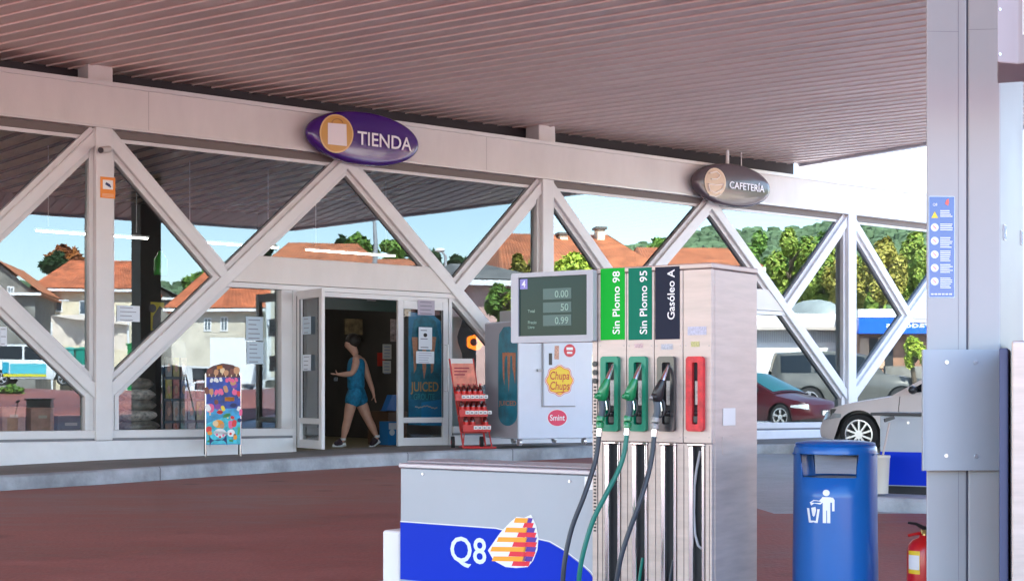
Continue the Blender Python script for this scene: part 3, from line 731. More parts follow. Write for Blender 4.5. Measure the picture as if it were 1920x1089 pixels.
# low cabinet with the big sign, left of the pump
ca0, ca1 = pa(750, .0), pa(1118, 0.0)
zc1 = pz(750, 877); zc0 = zi
b_c = 0.004
cab = thing('island_cabinet', PU.p((ca0+ca1)/2, .1, zi), 'low grey island cabinet with blue band, Q8 lettering and sail emblem', 'cabinet')
mb = MB(PU); mb.box(ca0, ca1, b_c, .42, zc0, zc1); cb = mb.build('body', M['pumpgrey'], cab, bevel=.006)
mb = MB(PU); mb.box(ca0-.006, ca1+.004, b_c-.012, .43, zc1+.003, zc1+.028); mb.box(ca0-.002, ca1, b_c+.06, .40, zc1+.029, zc1+.04); mb.build('lid', mat('lid_grey', (.50, .47, .50), .35, .3), cab, bevel=.008)
P2 = lambda x, y: PU.hit(x, y, b_c-.001)
blue = [(750.5, 978)]+[(x, 978+(x-750)*.071) for x in (800, 850, 890, 930)]
blue += [(1005, 1010), (1030, 1016), (1056, 1031), (1085, 1054), (1105, 1072), (1117.5, 1089), (1117.5, 1120), (750.5, 1085)]
mb = MB(PU); mb.poly([P2(*q) for q in blue], b_c-.0012); decal(mb, 'blue_band', M['blue'], cb)
wl = [(750.5, 976.5)]+[(x, 976.5+(x-750)*.071) for x in (800, 850, 890, 930)]+[(1005, 1008.5), (1031, 1014), (1058, 1030), (1088, 1053), (1108, 1071), (1117.5, 1086)]
mb = MB(PU)
for p, q in zip(wl, wl[1:]): mb.bar(P2(*p), P2(*q), .005, b_c-.0016, b_c-.001)
decal(mb, 'white_edge', M['wht'], cb)
x0, z0_ = P2(843, 1052); x1, _ = P2(912, 1052); _, z2 = P2(843, 1003)
mb = MB(PU); sz = (z2-z0_)/.73
mb.text('Q8', x0, b_c-.0025, z0_+.004, sz, wmul=(x1-x0)/(sz*glyphs('Q8')[2])); 
decal(mb, 'lettering', mat('pale_lettering', (.74, .84, .90), .4), cb)
stripes(PU, b_c-.0025, P2, cb)
mb = MB(PU); mb.poly([P2(*q) for q in ((1096, 893), (1117, 894), (1117, 918), (1096, 917))], b_c-.0014); decal(mb, 'sticker', M['wht'], cb)
for x, y in ((793, 888), (1068, 902)):
    a, c = P2(x, y); mb = MB(PU); mb.disc(a, b_c-.006, c, .008, n=16, b1=b_c-.001); mb.build('lock', M['alloy'], cab, bevel=.001)
# island kerb and a white corner block
isl = MB(PU); isl.plan([(ca0-.6, -.28), (.55, -.28), (.55, .9), (ca0-.6, .9)], -.4, zi)
tag(isl.build('island', M['conc'], bevel=.02), 'concrete pump island', None, None, 'structure')
mb = MB(PU); aa, _c = PU.hit(722, 1000, .15); mb.box(aa, PU.hit(757, 1000, .15)[0], .12, .40, zi, PU.hit(722, 992, .15)[1]); tag(mb.build('corner_block', M['wht'], bevel=.02, seg=3), 'small white painted block behind the left end of the island cabinet', 'block')
# ---------------------------------------------------------------- litter bin
Db = 7.7; zbg = gz(1.6, Db)
_b = at(1566, HY, Db); BF = Fr((at(1566, HY, Db+.21).x, _b.y+.21, 0), 0)
rb = 79/F*(Db+.02); zt = CZ-(836-HY)/F*Db
binr = thing('litter_bin', (_b.x, _b.y+.21, zbg), 'round blue litter bin with letter slot and white tidy-person symbol', 'litter bin')
bb = mat('bin_blue', (.0, .115, .42), .3, 0, .05, 2, coat=.2)
zh1, zh0 = CZ-(851-HY)/F*Db, CZ-(896-HY)/F*Db
N = 96
def bin_r(z): return rb*(1.0+.03*smooth(zt-.1, zt-.9, z)) if z < zt-.03 else rb*(1-.05*((z-(zt-.03))/.03)**2)
lv = [zbg+.0, zbg+.04]+[zbg+.04+(zh0-zbg-.04)*k/8 for k in range(1, 9)]+[zh1, zt-.045, zt-.03, zt-.012, zt]
mb = MB(BF); P = []; rows = len(lv)
def opening(t): # angle seen from camera (-b side): t=0 straight at the camera, + to the right
    return -62 < t < 17 or 118 < t < 197 or -242 < t < -163
for z in lv:
    for k in range(N): t = 2*math.pi*k/N; r = bin_r(z); P.append((r*math.sin(t), -r*math.cos(t), z))
Fc = []
for i in range(rows-1):
    for k in range(N):
        deg = math.degrees(2*math.pi*(k+.5)/N); deg = deg if deg < 180 else deg-360
        if abs(lv[i]-zh0) < 1e-6 and opening(deg): continue
        Fc.append((i*N+k, i*N+(k+1) % N, (i+1)*N+(k+1) % N, (i+1)*N+k))
mb.add(P, Fc)
sh = mb.build('shell', bb, binr, smooth=40); sd_ = sh.modifiers.new('wall', 'SOLIDIFY'); sd_.thickness = .012; sd_.offset = -1
mb = MB(BF)
mb.lathe(0, 0, [(rb*.95, zt-.002), (rb*.965, zt+.006), (rb*.93, zt+.012), (rb*.6, zt+.022), (.02, zt+.026)], 64); mb.build('lid', bb, binr, smooth=60)
mb = MB(BF); mb.lathe(0, 0, [(rb*.6, zbg+.05), (rb*.62, zh0-.03), (rb*.95, zh0-.008)], 32); mb.build('liner', mat('bin_liner', (.03, .06, .14), .5), binr, smooth=True)
# symbol
fb = lambda a, c: -math.sqrt(max(0, (bin_r(c)+.0012)**2-a*a))
def bp(px, py):
    D = Db+.03; a = (px-1566)/F*D; return (a, CZ+(HY-py)/F*D)
def bpoly(mb, pts):
    q = [bp(*p) for p in pts]; mb.add([(a, fb(a, c), c) for a, c in q], [list(range(len(q)))])
mb = MB(BF)
def circ(cx_, cy_, r, n=16): return [(cx_+r*math.cos(2*math.pi*k/n), cy_+r*math.sin(2*math.pi*k/n)) for k in range(n)]
bpoly(mb, circ(1534, 923, 6)); bpoly(mb, [(1527, 931), (1541, 931), (1541, 979.5), (1535.3, 979.5), (1535.3, 956), (1534, 956), (1534, 979.5), (1528, 979.5), (1528, 940)])
bpoly(mb, [(1541, 931), (1546, 932), (1548.5, 936), (1548.5, 957), (1544, 957), (1544, 941), (1541, 941)])
bpoly(mb, [(1528, 931), (1522, 938), (1513, 937), (1507, 942), (1509, 948), (1514, 943.5), (1524, 945), (1528.5, 941)])
bpoly(mb, [(1502.5, 953), (1506, 953), (1508.5, 976), (1516.5, 976), (1519, 954), (1523, 954), (1519.5, 980), (1505.5, 980)]); bpoly(mb, [(1509, 952), (1516, 950), (1517, 956), (1515, 966), (1513, 969), (1511, 966)])
decal(mb, 'tidy_symbol', M['wht'], sh)
# ---------------------------------------------------------------- steel column with the plate and the notices
Dc = 7.3
_c = at(1814, HY, Dc); zcg = gz(_c.x, _c.y)
CFl = Fr((_c.x, _c.y, 0), math.radians(3)); CFr = Fr((_c.x, _c.y, 0), math.radians(-6))
col = thing('canopy_column', (_c.x, _c.y+.15, zcg), 'near grey clad canopy column with bolted plate and blue notice', 'column')
cx0 = CFl.hit(1737, 700)[0]; cx1 = CFr.hit(1876, 700)[0]
mb = MB(CFl); mb.plan([(cx0, 0), (-.003, 0), (-.003, .4), (cx0+.14, .4)], zcg, SOF+.05); mb.build('cladding', M['greyp'], col, bevel=.008)
mb = MB(CFr); mb.box(.003, cx1, 0, .4, zcg, SOF+.05); mb.build('cladding', M['greyp'], col, bevel=.008)
mb = MB(CFl); a = CFl.hit(1797, 700)[0]; mb.box(a-.001, a+.001, -.0012, .001, zcg, SOF+.04); mb.build('cladding_seam', mat('seam_grey', (.25, .25, .28), .6), col)
mb = MB(CFl); mb.box(-.004, .004, .004, .05, zcg, SOF+.04); mb.build('joint_shadow_strip', mat('seam_black', (.06, .06, .08), .6), col)
zj = CFl.hit(1760, 60)[1]
mb = MB(CFl); mb.box(cx0, CFl.hit(1797, 700)[0], -.001, .001, zj, zj+.002); mb.build('horizontal_joint', mat('seam_grey', (.25, .25, .28), .6), col)
mb = MB(CFr); mb.box(.004, cx1, -.001, .001, CFr.hit(1840, 56)[1], CFr.hit(1840, 56)[1]+.002); mb.build('horizontal_joint', mat('seam_grey', (.25, .25, .28), .6), col)
bp_ = -.05
p0, p1 = CFl.hit(1729, 770, bp_)[0], CFl.hit(1880, 770, bp_)[0]; c1, c0 = CFl.hit(1729, 655, bp_)[1], CFl.hit(1729, 882, bp_)[1]
mb = MB(CFl); mb.box(p0, p1, bp_, bp_+.008, c0, c1); mb.box(p0, p0+.006, bp_-.012, bp_-.001, c0, c1); mb.box(p1-.006, p1, bp_-.012, bp_-.001, c0, c1)
mb.box(cx0+.05, -.05, bp_+.009, -.001, c0+.05, c1-.05)
pl = mb.build('bolted_plate', M['pumpgrey'], col, bevel=.002)
for x, y in ((1775, 679), (1829, 679), (1774, 854), (1830, 855)):
    a, c = CFl.hit(x, y, bp_); mb = MB(CFl); mb.disc(a, bp_-.004, c, .010, n=18, b1=bp_); mb.build('bolt', M['alloy'], pl, bevel=.001)
# blue safety notice
nb = -.002
na0, na1 = CFl.hit(1741, 460, nb)[0], CFl.hit(1790, 460, nb)[0]; nc1, nc0 = CFl.hit(1765, 368, nb)[1], CFl.hit(1765, 558, nb)[1]
nw, nh = na1-na0, nc1-nc0
nt_ = MB(CFl); nt_.prism(rrect(na0, na1, nc0, nc1, .006), nb-.001, nb); no = nt_.build('safety_notice', mat('pale_border', (.55, .68, .85), .4), col)
nt_ = MB(CFl); nt_.poly(rrect(na0+.003, na1-.003, nc0+.003, nc1-.003, .004), nb-.0018); decal(nt_, 'blue_field', mat('notice_blue', (.02, .07, .34), .25, coat=.5), no)
X = lambda f: na0+nw*f
Z = lambda f: nc0+nh*(1-f)
mb = MB(CFl); mb.text('Q8', X(.15), nb-.0025, Z(.095), .017, bold=1); [mb.box(X(.08+.14*k), X(.08+.14*k+.11), nb-.0026, nb-.0022, Z(.972), Z(.958)) for k in range(6)]
for i in range(6):
    f0 = .135+i*.133; nl = [4, 4, 6, 6, 5, 6][i]
    for k in range(nl):
        wdt = random.uniform(.35, .48); mb.box(X(.44), X(.44+wdt), nb-.0026, nb-.0022, Z(f0+.004+.0185*k+.009), Z(f0+.004+.0185*k))
    if i: mb.disc(X(.23), nb-.0024, Z(f0+.04), nw*.15, n=24)
decal(mb, 'lettering', mat('notice_white', (.72, .74, .82), .4), no)
mb = MB(CFl)
for i in range(1, 6):
    f0 = .135+i*.133; a, c = X(.23), Z(f0+.04); r = nw*.105
    mb.bar((a-r*.6, c+r*.6), (a+r*.6, c-r*.6), .0035, nb-.0032, nb-.0028)
mb.prism([(X(.62), Z(.075)), (X(.68), Z(.035)), (X(.76), Z(.025)), (X(.78), Z(.06)), (X(.74), Z(.095))], nb-.003, nb-.0022)
decal(mb, 'red_marks', mat('notice_red', (.75, .12, .10), .4), no)
mb = MB(CFl); mb.poly([(X(.10), Z(.215)), (X(.36), Z(.215)), (X(.23), Z(.15))], nb-.0024); decal(mb, 'warning_triangle', M['yellow'], no)
# side return of the column with pump numbers, and the box mounted on it
CS = Fr(CFr.v(cx1, 0, 0), math.radians(62))
mb = MB(CS); mb.box(.002, .62, .002, .05, zcg, SOF+.04); rs = mb.build('side_cladding', mat('light_cladding', (.22, .225, .24), .45, 0, .03, 2), col, bevel=.006)
for k, (px_, py_) in enumerate(((1884, 436), (1916, 446))):
    a, c = CS.hit(px_, py_, 0); mb = MB(CS); mb.box(a-.026, a+.026, -.003, .0015, c-.036, c+.036); o = mb.build('number_plate', M['wht'], rs)
    mb = MB(CS); mb.box(a-.023, a+.023, -.0045, -.003, c-.033, c+.033); decal(mb, 'blue_field', mat('plate_navy', (.02, .06, .2), .4), o)
    mb = MB(CS); mb.text('45'[k], a, -.0055, c-.018, .05, 'CENTER'); decal(mb, 'digit', M['wht'], o)
# tall steel case right of the column
Ds = 6.9
_s = at(1897, HY, Ds); SF = Fr((_s.x, _s.y, 0), math.radians(8)); zsg = gz(_s.x, _s.y)
cs = thing('steel_case', (_s.x+.2, _s.y+.1, zsg), 'tall brushed steel case with a dark flank behind the near column', 'steel case')
mb = MB(SF); mb.plan([(0, 0), (.6, 0), (.6, .5), (.25, .5)], zsg, CZ-(638-HY)/F*Ds); mb.build('case_front', M['steel'], cs, bevel=.012, seg=3)
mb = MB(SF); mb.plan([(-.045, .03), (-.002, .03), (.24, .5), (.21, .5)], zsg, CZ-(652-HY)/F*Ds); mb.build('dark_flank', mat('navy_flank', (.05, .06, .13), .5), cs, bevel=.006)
# lit-box style information box high on the column
Dx = 6.4
_s = at(1908, HY, Dx); XL = Fr((_s.x, _s.y, 0), math.radians(22)); XR = Fr((_s.x, _s.y, 0), math.radians(-30))
ib = thing('information_box', (_s.x+.1, _s.y+.1, CZ-(125-HY)/F*Dx), 'white metal box with a blue picture, fixed high on the near column', 'sign box')
zb_ = CZ-(121-HY)/F*Dx
al = XL.hit(1870, 60)[0]
P = [XL.v(al, 0, 0), XL.v(0, 0, 0), XR.v(.35, 0, 0), XR.v(.35, .45, 0), XL.v(al, 0, 0)*1.07]
mb = MB(); mb.plan([(v.x, v.y) for v in P], zb_, zb_+.9); mb.build('case', mat('pinkish_case', (.36, .32, .33), .5), ib, bevel=.006)
mb = MB(XR); mb.box(.02, .33, -.002, .001, zb_+.12, zb_+.7); o = mb.build('picture', M['wht'], ib)
mb = MB(XR); mb.poly([(.025, zb_+.28), (.2, zb_+.30), (.3, zb_+.5), (.3, zb_+.65), (.025, zb_+.5)], -.003); decal(mb, 'blue_print', M['blue'], o)
mb = MB(XR); mb.box(.025, .2, -.0035, -.003, zb_+.13, zb_+.26); decal(mb, 'photo_print', mat('tan_print', (.4, .35, .28), .5, 0, .5, 60), o)
for yy in (18, 102): a, c = XL.hit(1873, yy); mb = MB(XL); mb.disc(a+.004, -.003, c, .006, n=12, b1=.0); mb.build('screw', M['alloy'], ib)
# ---------------------------------------------------------------- fire extinguisher
De = 7.75; _e = at(1739, HY, De); zeg = gz(_e.x, _e.y); r_ = 33/F*De
EF = Fr((_e.x, _e.y+.05, 0), 0)
ez = lambda py: CZ-(py-HY)/F*De
ex = thing('fire_extinguisher', (_e.x, _e.y+.05, zeg), 'red fire extinguisher with a yellow and white label at the foot of the near column', 'fire extinguisher')
mb = MB(EF); mb.lathe(0, 0, [(r_*.85, zeg), (r_, zeg+.02), (r_, ez(1035)), (r_*.93, ez(1024)), (r_*.7, ez(1014)), (r_*.35, ez(1009)), (r_*.3, ez(1004))], 40); cyl = mb.build('cylinder', M['red'], ex, smooth=50)
mb = MB(EF); mb.cyl(0, 0, ez(1008), ez(1000), .016); mb.box(-.02, .02, -.014, .014, ez(1002), ez(994)); mb.build('valve', mat('brass', (.75, .55, .2), .3, .9), ex, bevel=.003)
mb = MB(EF); mb.tube([(.03, 0, ez(992)), (-.01, 0, ez(990)), (-.045, 0, ez(983)), (-.085, 0, ez(981))], [.011, .011, .008, .006], 8); mb.build('handle', M['black'], ex, smooth=True)
mb = MB(EF); mb.tube([(.03, 0, ez(1001)), (-.03, 0, ez(1001)), (-.085, 0, ez(1005))], [.009, .008, .007], 8); mb.build('trigger', M['red'], ex, smooth=True)
def lab(mb, x0, x1, y0, y1, rr):
    P = []; n = 10
    for j in (0, 1):
        for i in range(n+1):
            a = (x0+(x1-x0)*i/n-1739)/F*De; a = max(-r_*.999, min(r_*.999, a)); P.append((a, -math.sqrt(max(1e-8, rr*rr-a*a)), ez(y1 if j == 0 else y0)))
    mb.add(P, [(i, i+1, n+2+i, n+1+i) for i in range(n)])
mb = MB(EF); lab(mb, 1706.5, 1722, 1032, 1075, r_+.001); o = decal(mb, 'label_plate', M['yellow'], ex)
mb = MB(EF); lab(mb, 1706.5, 1721, 1040, 1067, r_+.0016); decal(mb, 'label_text_field', M['wht'], o)
# ---------------------------------------------------------------- second island: cabinet, bucket with squeegee
Di = 13.8; _i = at(1650, HY, Di); IF = Fr((_i.x, _i.y, 0), math.radians(-28))
mb = MB(IF); mb.plan([(-.16, -.5), (3.5, -.5), (3.5, .9), (-.16, .9)], -.2, .10); tag(mb.build('island', M['conc'], bevel=.03), 'concrete island under the far cabinet', None, None, 'structure')
c2 = thing('island_cabinet', (*IF.p(.4, .2, 0)[:2], .10), 'far island cabinet, light grey above and blue below, beyond the blue bin', 'cabinet')
za = IF.hit(1652, 779)[1]
mb = MB(IF); mb.box(0, 1.5, 0, .45, .17, za); cb2 = mb.build('body', M['pumpgrey'], c2, bevel=.006)
mb = MB(IF); mb.box(-.08, 1.55, -.03, .48, za+.002, za+.028); mb.build('lid', mat('black_lid', (.03, .03, .035), .4), c2, bevel=.005)
mb = MB(IF); mb.box(.001, 1.499, -.002, .0, .18, IF.hit(1652, 846)[1]); decal(mb, 'blue_band', M['blue'], cb2)
mb = MB(IF); mb.box(.03, 1.45, .03, .42, .10, .169); mb.build('base', M['dark'], c2)
mb = MB(IF); a, c = IF.hit(1703, 792); mb.disc(a, -.006, c, .012, n=12, b1=0); mb.build('lock', M['alloy'], c2)
Dk = 13.55; _k = at(1645, HY, Dk); KF = Fr((_k.x, _k.y, 0), 0); kz = lambda py: CZ-(py-HY)/F*Dk; rk = 23/F*Dk
bk = thing('bucket', (_k.x, _k.y, kz(924)), 'cream plastic bucket beside the far island cabinet', 'bucket')
mb = MB(KF); mb.lathe(0, 0, [(rk*.86, kz(924)), (rk, kz(858)), (rk*1.04, kz(857)), (rk*1.04, kz(853)), (rk*.96, kz(853)), (rk*.8, kz(915))], 28); mb.build('tub', mat('cream_plastic', (.62, .55, .45), .5), bk, smooth=40)
sq = thing('squeegee', (_k.x, _k.y, kz(900)), 'long handled squeegee standing in the cream bucket', 'squeegee')
mb = MB(KF); mb.tube([KF.pt(1650, 880, 0), KF.pt(1668, 792, .05)], .009, 10); mb.build('handle', mat('wood_grey', (.5, .42, .38), .6), sq, smooth=True)
mb = MB(KF); q = KF.pt(1669, 788, .05); mb.bar((q[0]-.05, q[2]-.0), (q[0]+.035, q[2]+.03), .03, .03, .07); mb.build('blade', M['black'], sq)
# far canopy column added out of direct view, backlit shade put into its colour
_f = Vector((4.54, 15.7, 0)); CF2 = Fr(_f, TH)
fc = thing('canopy_column', (_f.x, _f.y, 0), 'far canopy column added out of direct view, darkened for its backlit reflection in the glass', 'column')
mb = MB(CF2); mb.box(-.22, .22, -.22, .22, 0, SOF+.05); mb.build('cladding', mat('backlit_cladding', (.07, .065, .06), .5), fc, bevel=.01)
# ---------------------------------------------------------------- oval signs on the beam
def oval(px, py, hw_px, hh, hz, depth, name, m, label):
    a0 = FA.hit(px-hw_px[0], py, -.16)[0]; a1 = FA.hit(px+hw_px[1], py, -.16)[0]; am, hw = (a0+a1)/2, (a1-a0)/2; cm = hz
    prof = [(.90, .0), (.985, -.05), (1.0, -.10), (.992, -.14), (.965, -.172), (.92, -.19), (.85, -.199), (.6, -.211), (.3, -.219), (.01, -.221)]
    bo = -depth+.22
    sg = thing(name, FA.p(am, bo-.1, cm-hh), label, 'shop sign', 'oval signs on the long beam')
    N = 96; P = []
    for r, b in prof:
        for k in range(N): t = 2*math.pi*k/N; P.append((am+hw*r*math.cos(t), b+bo, cm+hh*r*math.sin(t)))
    Fc = [(i*N+k, i*N+(k+1) % N, (i+1)*N+(k+1) % N, (i+1)*N+k) for i in range(len(prof)-1) for k in range(N)]
    Fc += [list(range(N)), list(range((len(prof)-1)*N, len(prof)*N))[::-1]]
    mb = MB(FA); mb.add(P, Fc); bd = mb.build('sign_body', m, sg, smooth=60)
    mb = MB(FA); mb.box(am-.3, am+.3, bo-.01, .02, cm-.12, cm+.12); mb.build('bracket', M['beam'], sg)
    def bf(a, c, e=.012):
        r = math.hypot((a-am)/hw, (c-cm)/hh)
        for (r0, b0), (r1, b1) in zip(prof[1:], prof[2:]):
            if r1 <= r <= r0: return bo+b0+(b1-b0)*(r-r0)/(r1-r0)-e
        return bo-.221-e
    return sg, bd, am, cm, hw, bf, bo
def put(fr, mb, pts, bf, b0, e=0.0):
    q = [fr.hit(x, y, b0) for x, y in pts]; mb.add([(a, bf(a, c)-e, c) for a, c in q], [list(range(len(q)))])
def ellp(cx_, cy_, rx, ry, n=24, tilt=0): return [(cx_+rx*math.cos(2*math.pi*k/n), cy_+ry*math.sin(2*math.pi*k/n)+tilt*rx*math.cos(2*math.pi*k/n)) for k in range(n)]
czT = FA.hit(678, 259, -.2)[1]
purple = mat('purple_gloss', (.05, .006, .17), .2, 0, 0, 1, coat=.5)
sg, bd, am, cm, hw, bf, bo = oval(679, 259, (105, 105), .385, czT, .26, 'shop_sign', purple, 'purple oval sign reading TIENDA with a gold shopping bag roundel')
mb = MB(FA)
for rr, mm, e in ((31, mat('pale_gold_ring', (.75, .5, .24), .4), 0), (28.5, M['gold'], .003)):
    mb = MB(FA); q = [FA.hit(*p, bo-.2) for p in ellp(629.5, 251, rr, rr*1.17, 36, .05)]
    # ring fan with several rings so it follows the dome
    cx_ = sum(a for a, c in q)/len(q); cc = sum(c for a, c in q)/len(q); P = []; Fc = []
    for j in range(5):
        for a, c in q: f = 1-j/5; aa, c2 = cx_+(a-cx_)*f, cc+(c-cc)*f; P.append((aa, bf(aa, c2)-e, c2))
    n = len(q); Fc = [(j*n+k, j*n+(k+1) % n, (j+1)*n+(k+1) % n, (j+1)*n+k) for j in range(4) for k in range(n)]+[list(range(4*n, 5*n))]
    mb.add(P, Fc); rd = decal(mb, 'roundel', mm, bd)
bfl = lambda a, c: bf(a, c)-.012
mb = MB(FA); put(FA, mb, [(613, 231), (647, 234), (648, 275), (613, 271)], bfl, bo-.2); decal(mb, 'shopping_bag', mat('pale_pink_white', (.80, .74, .76), .4), bd)
mb = MB(FA); pts = [(621+10*(1-math.cos(math.pi*k/8))*1.0, 231.5-8*math.sin(math.pi*k/8)) for k in range(9)]
mb.tube([(*FA.hit(x, y, bo-.21)[:1], bf(*FA.hit(x, y, bo-.21))-.012, FA.hit(x, y, bo-.21)[1]) for x, y in pts], .007, 6); mb.build('bag_handle', mat('brown_handle', (.40, .18, .06), .5), bd)
a0, c0 = FA.hit(668, 271, bo-.21); a1, _ = FA.hit(771, 280, bo-.21); c1 = FA.hit(668, 245, bo-.21)[1]
sz = (c1-c0)/.73; mb = MB(FA); 
tw = glyphs('TIENDA')[2]*sz
vs_, fs_, wd_ = glyphs('TIENDA'); sc_ = (a1-a0)/tw
mb.add([(a0+x*sz*sc_, bfl(a0+x*sz*sc_, c0+y*sz), c0+y*sz+.0+ (0)) for x, y in vs_], fs_); decal(mb, 'lettering', mat('letter_pale', (.85, .80, .88), .4), bd)
czC = FA.hit(1370, 347, -.2)[1]
brown = mat('taupe_gloss', (.085, .06, .07), .22, .0, 0, 1, coat=.35)
sg, bd, am, cm, hw, bf, bo = oval(1372, 347, (73, 70), .375, czC, .26, 'shop_sign', brown, 'dark taupe oval sign reading CAFETERÍA with a pale cup roundel')
cream = mat('cream_roundel', (.72, .56, .42), .4)
for rr, mm, e in ((19.5, cream, 0), (17.5, mat('tan_roundel', (.62, .45, .32), .4), .003)):
    q = [FA.hit(*p, bo-.2) for p in ellp(1339.5, 342, rr, rr*1.38, 30, .05)]; cx_ = sum(a for a, c in q)/len(q); cc = sum(c for a, c in q)/len(q); P = []; n = len(q)
    for j in range(5):
        for a, c in q: f = 1-j/5; aa, c2 = cx_+(a-cx_)*f, cc+(c-cc)*f; P.append((aa, bf(aa, c2)-e, c2))
    mb = MB(FA); mb.add(P, [(j*n+k, j*n+(k+1) % n, (j+1)*n+(k+1) % n, (j+1)*n+k) for j in range(4) for k in range(n)]+[list(range(4*n, 5*n))]); decal(mb, 'roundel', mm, bd)
def sw_(pts, r): 
    mb = MB(FA); V = []
    for x, y in pts: a, c = FA.hit(x, y, bo-.21); V.append((a, bf(a, c)-.01, c))
    mb.tube(V, r, 6); mb.build('cup_line', mat('pale_line', (.82, .72, .66), .4), bd)
sw_([(1330, 325), (1342, 322), (1349, 330), (1342, 336), (1332, 336)], .014); sw_([(1327, 345), (1340, 347), (1354, 346), (1352, 355), (1340, 362), (1330, 357), (1327, 346)], .014); sw_([(1330, 366), (1341, 369), (1350, 364)], .01)
a0, c0 = FA.hit(1365, 353, bo-.21); a1, _ = FA.hit(1432, 360, bo-.21); c1 = FA.hit(1365, 339.5, bo-.21)[1]; sz = (c1-c0)/.73
vs_, fs_, wd_ = glyphs('CAFETERÍA'); sc_ = (a1-a0)/(wd_*sz); mb = MB(FA)
mb.add([(a0+x*sz*sc_, bf(a0+x*sz*sc_, c0+y*sz)-.012, c0+y*sz) for x, y in vs_], fs_); decal(mb, 'lettering', mat('letter_pale', (.85, .80, .88), .4), bd)
a = FA.hit(1356, 300)[0]
for da, hh in ((0, .05), (.35, .03)):
    mb = MB(FA); mb.tube([(a+da, bo-.06, cm+.2), (a+da, bo-.06, SOF+.02)], .03 if da == 0 else .01, 8); mb.build('hanger', M['beam'], sg)
# ---------------------------------------------------------------- security camera and its notice on the first post
a, c = FA.hit(196, 282, -.1)
mb = MB(FA); 
sc_cam = thing('security_camera', FA.p(a, -.05, c), 'small bullet security camera on the white post under the beam', 'camera')
mb.tube([(a-.09, -.20, c-.02), (a+.06, -.10, c+.02)], .045, 16); b_ = mb.build('housing', mat('camera_shell', (.55, .50, .48), .4), sc_cam, smooth=40)
mb = MB(FA); mb.tube([(a-.105, -.21, c-.024), (a-.0885, -.20, c-.0195)], .037, 16); mb.build('lens', M['black'], sc_cam)
mb = MB(FA); mb.tube([(a+.05, -.10, c+.01), (a+.06, -.02, c+.02)], .018, 8); mb.build('bracket', M['black'], sc_cam)
a0, c1 = FA.hit(188, 331, -.022); a1, c0 = FA.hit(216, 373, -.022)
mb = MB(FA); mb.box(a0, a1, -.026, -.021, c0, c1); nt2 = mb.build('surveillance_notice', M['orange'])
tag(nt2, 'orange notice with a camera symbol on the white post', 'notice')
w_, h_ = a1-a0, c1-c0
mb = MB(FA); mb.box(a0+w_*.16, a1-w_*.16, -.0272, -.026, c0+h_*.42, c0+h_*.86); pn = decal(mb, 'white_field', M['wht'], nt2)
mb = MB(FA); mb.bar((a0+w_*.35, c0+h_*.70), (a0+w_*.62, c0+h_*.60), .035, -.0282, -.0272); mb.bar((a0+w_*.6, c0+h_*.63), (a0+w_*.68, c0+h_*.52), .02, -.0284, -.0274); decal(mb, 'camera_symbol', mat('ink_navy', (.02, .03, .12), .5), pn)
mb = MB(FA)
for k in range(3): mb.box(a0+w_*.12, a1-w_*.12, -.0272, -.026, c0+h_*(.06+k*.06), c0+h_*(.09+k*.06))
decal(mb, 'small_print', mat('pale_orange', (.85, .5, .3), .5), nt2)
# ---------------------------------------------------------------- lamps hanging inside the shop
tubm = mat('lamp_tube', (1, .96, .9), .5, emit=6)
for r, (bb_, z_) in enumerate(((3.4, 3.35), (6.6, 3.35))):
    for k in range(6 if r == 0 else 3):
        a = -5.6+k*2.3+r*1.0
        lp_ = thing('hanging_lamp', FA.p(a, bb_, z_), ['white tube lamp in the row nearest the shop glass', 'white tube lamp in the rear row above the shop floor'][r], 'lamp', ['front row of tube lamps', 'rear row of tube lamps'][r])
        mb = MB(FA); mb.box(a-.9, a+.9, bb_-.03, bb_+.03, z_+.018, z_+.05); mb.build('housing', M['wht'], lp_)
        mb = MB(FA); mb.box(a-.88, a+.88, bb_-.012, bb_+.012, z_, z_+.017); mb.build('tube', tubm, lp_)
        for d in (-.7, .7): mb = MB(FA); mb.tube([(a+d, bb_, z_+.09), (a+d, bb_, vtop-.33)], .006, 5); mb.build('rod', M['wht'], lp_)
# ---------------------------------------------------------------- kerbside ice-cream board
Dk = 20.35; zI = CZ-(857-HY)/F*Dk
_q = at(415, HY, Dk); IB = Fr((_q.x, _q.y, 0), math.radians(14)); A = lambda x: IB.hit(x, 750)[0]; Zc = lambda y: IB.hit(415, y)[1]
ic = thing('ice_cream_board', IB.p(0, 0, Zc(857)), 'narrow double-sided board crowded with ice creams, standing on wire legs', 'advertising board')
x0, x1 = A(386), A(451)
mb = MB(IB)
for xx in (x0, x1-.0): mb = MB(IB); mb.tube([(xx, 0, Zc(857)), (xx, 0, Zc(700))], .012, 8); mb.build('leg', M['chrome'], ic)
for xx in (x0, x1): mb = MB(IB); mb.tube([(xx, .34, Zc(853)), (xx, .03, Zc(700))], .010, 8); mb.build('leg', M['black'], ic)
top = [(x1-.02, Zc(700)), (x1-.03, Zc(690)), (x1-.1, Zc(684)), ((x0+x1)/2, Zc(681)), (x0+.1, Zc(685)), (x0+.02, Zc(692)), (x0+.0, Zc(700))]
mb = MB(IB); mb.prism([(x0, Zc(833)), (x1, Zc(833))]+top, -.02, -.004); bdI = mb.build('board', mat('board_sky_blue', (.02, .32, .62), .35, 0, .5, 5, coat=.4), ic)
W_, H_ = x1-x0, Zc(683)-Zc(833)
XX = lambda f: x0+W_*f
ZZ = lambda f: Zc(833)+H_*f
mb = MB(IB); mb.poly([(XX(.01), ZZ(.45)), (XX(.99), ZZ(.45)), (XX(.99), ZZ(.86)), (XX(.01), ZZ(.86))], -.0212); decal(mb, 'blue_print', mat('deep_blue_print', (.02, .06, .36), .4, 0, .5, 9), bdI)
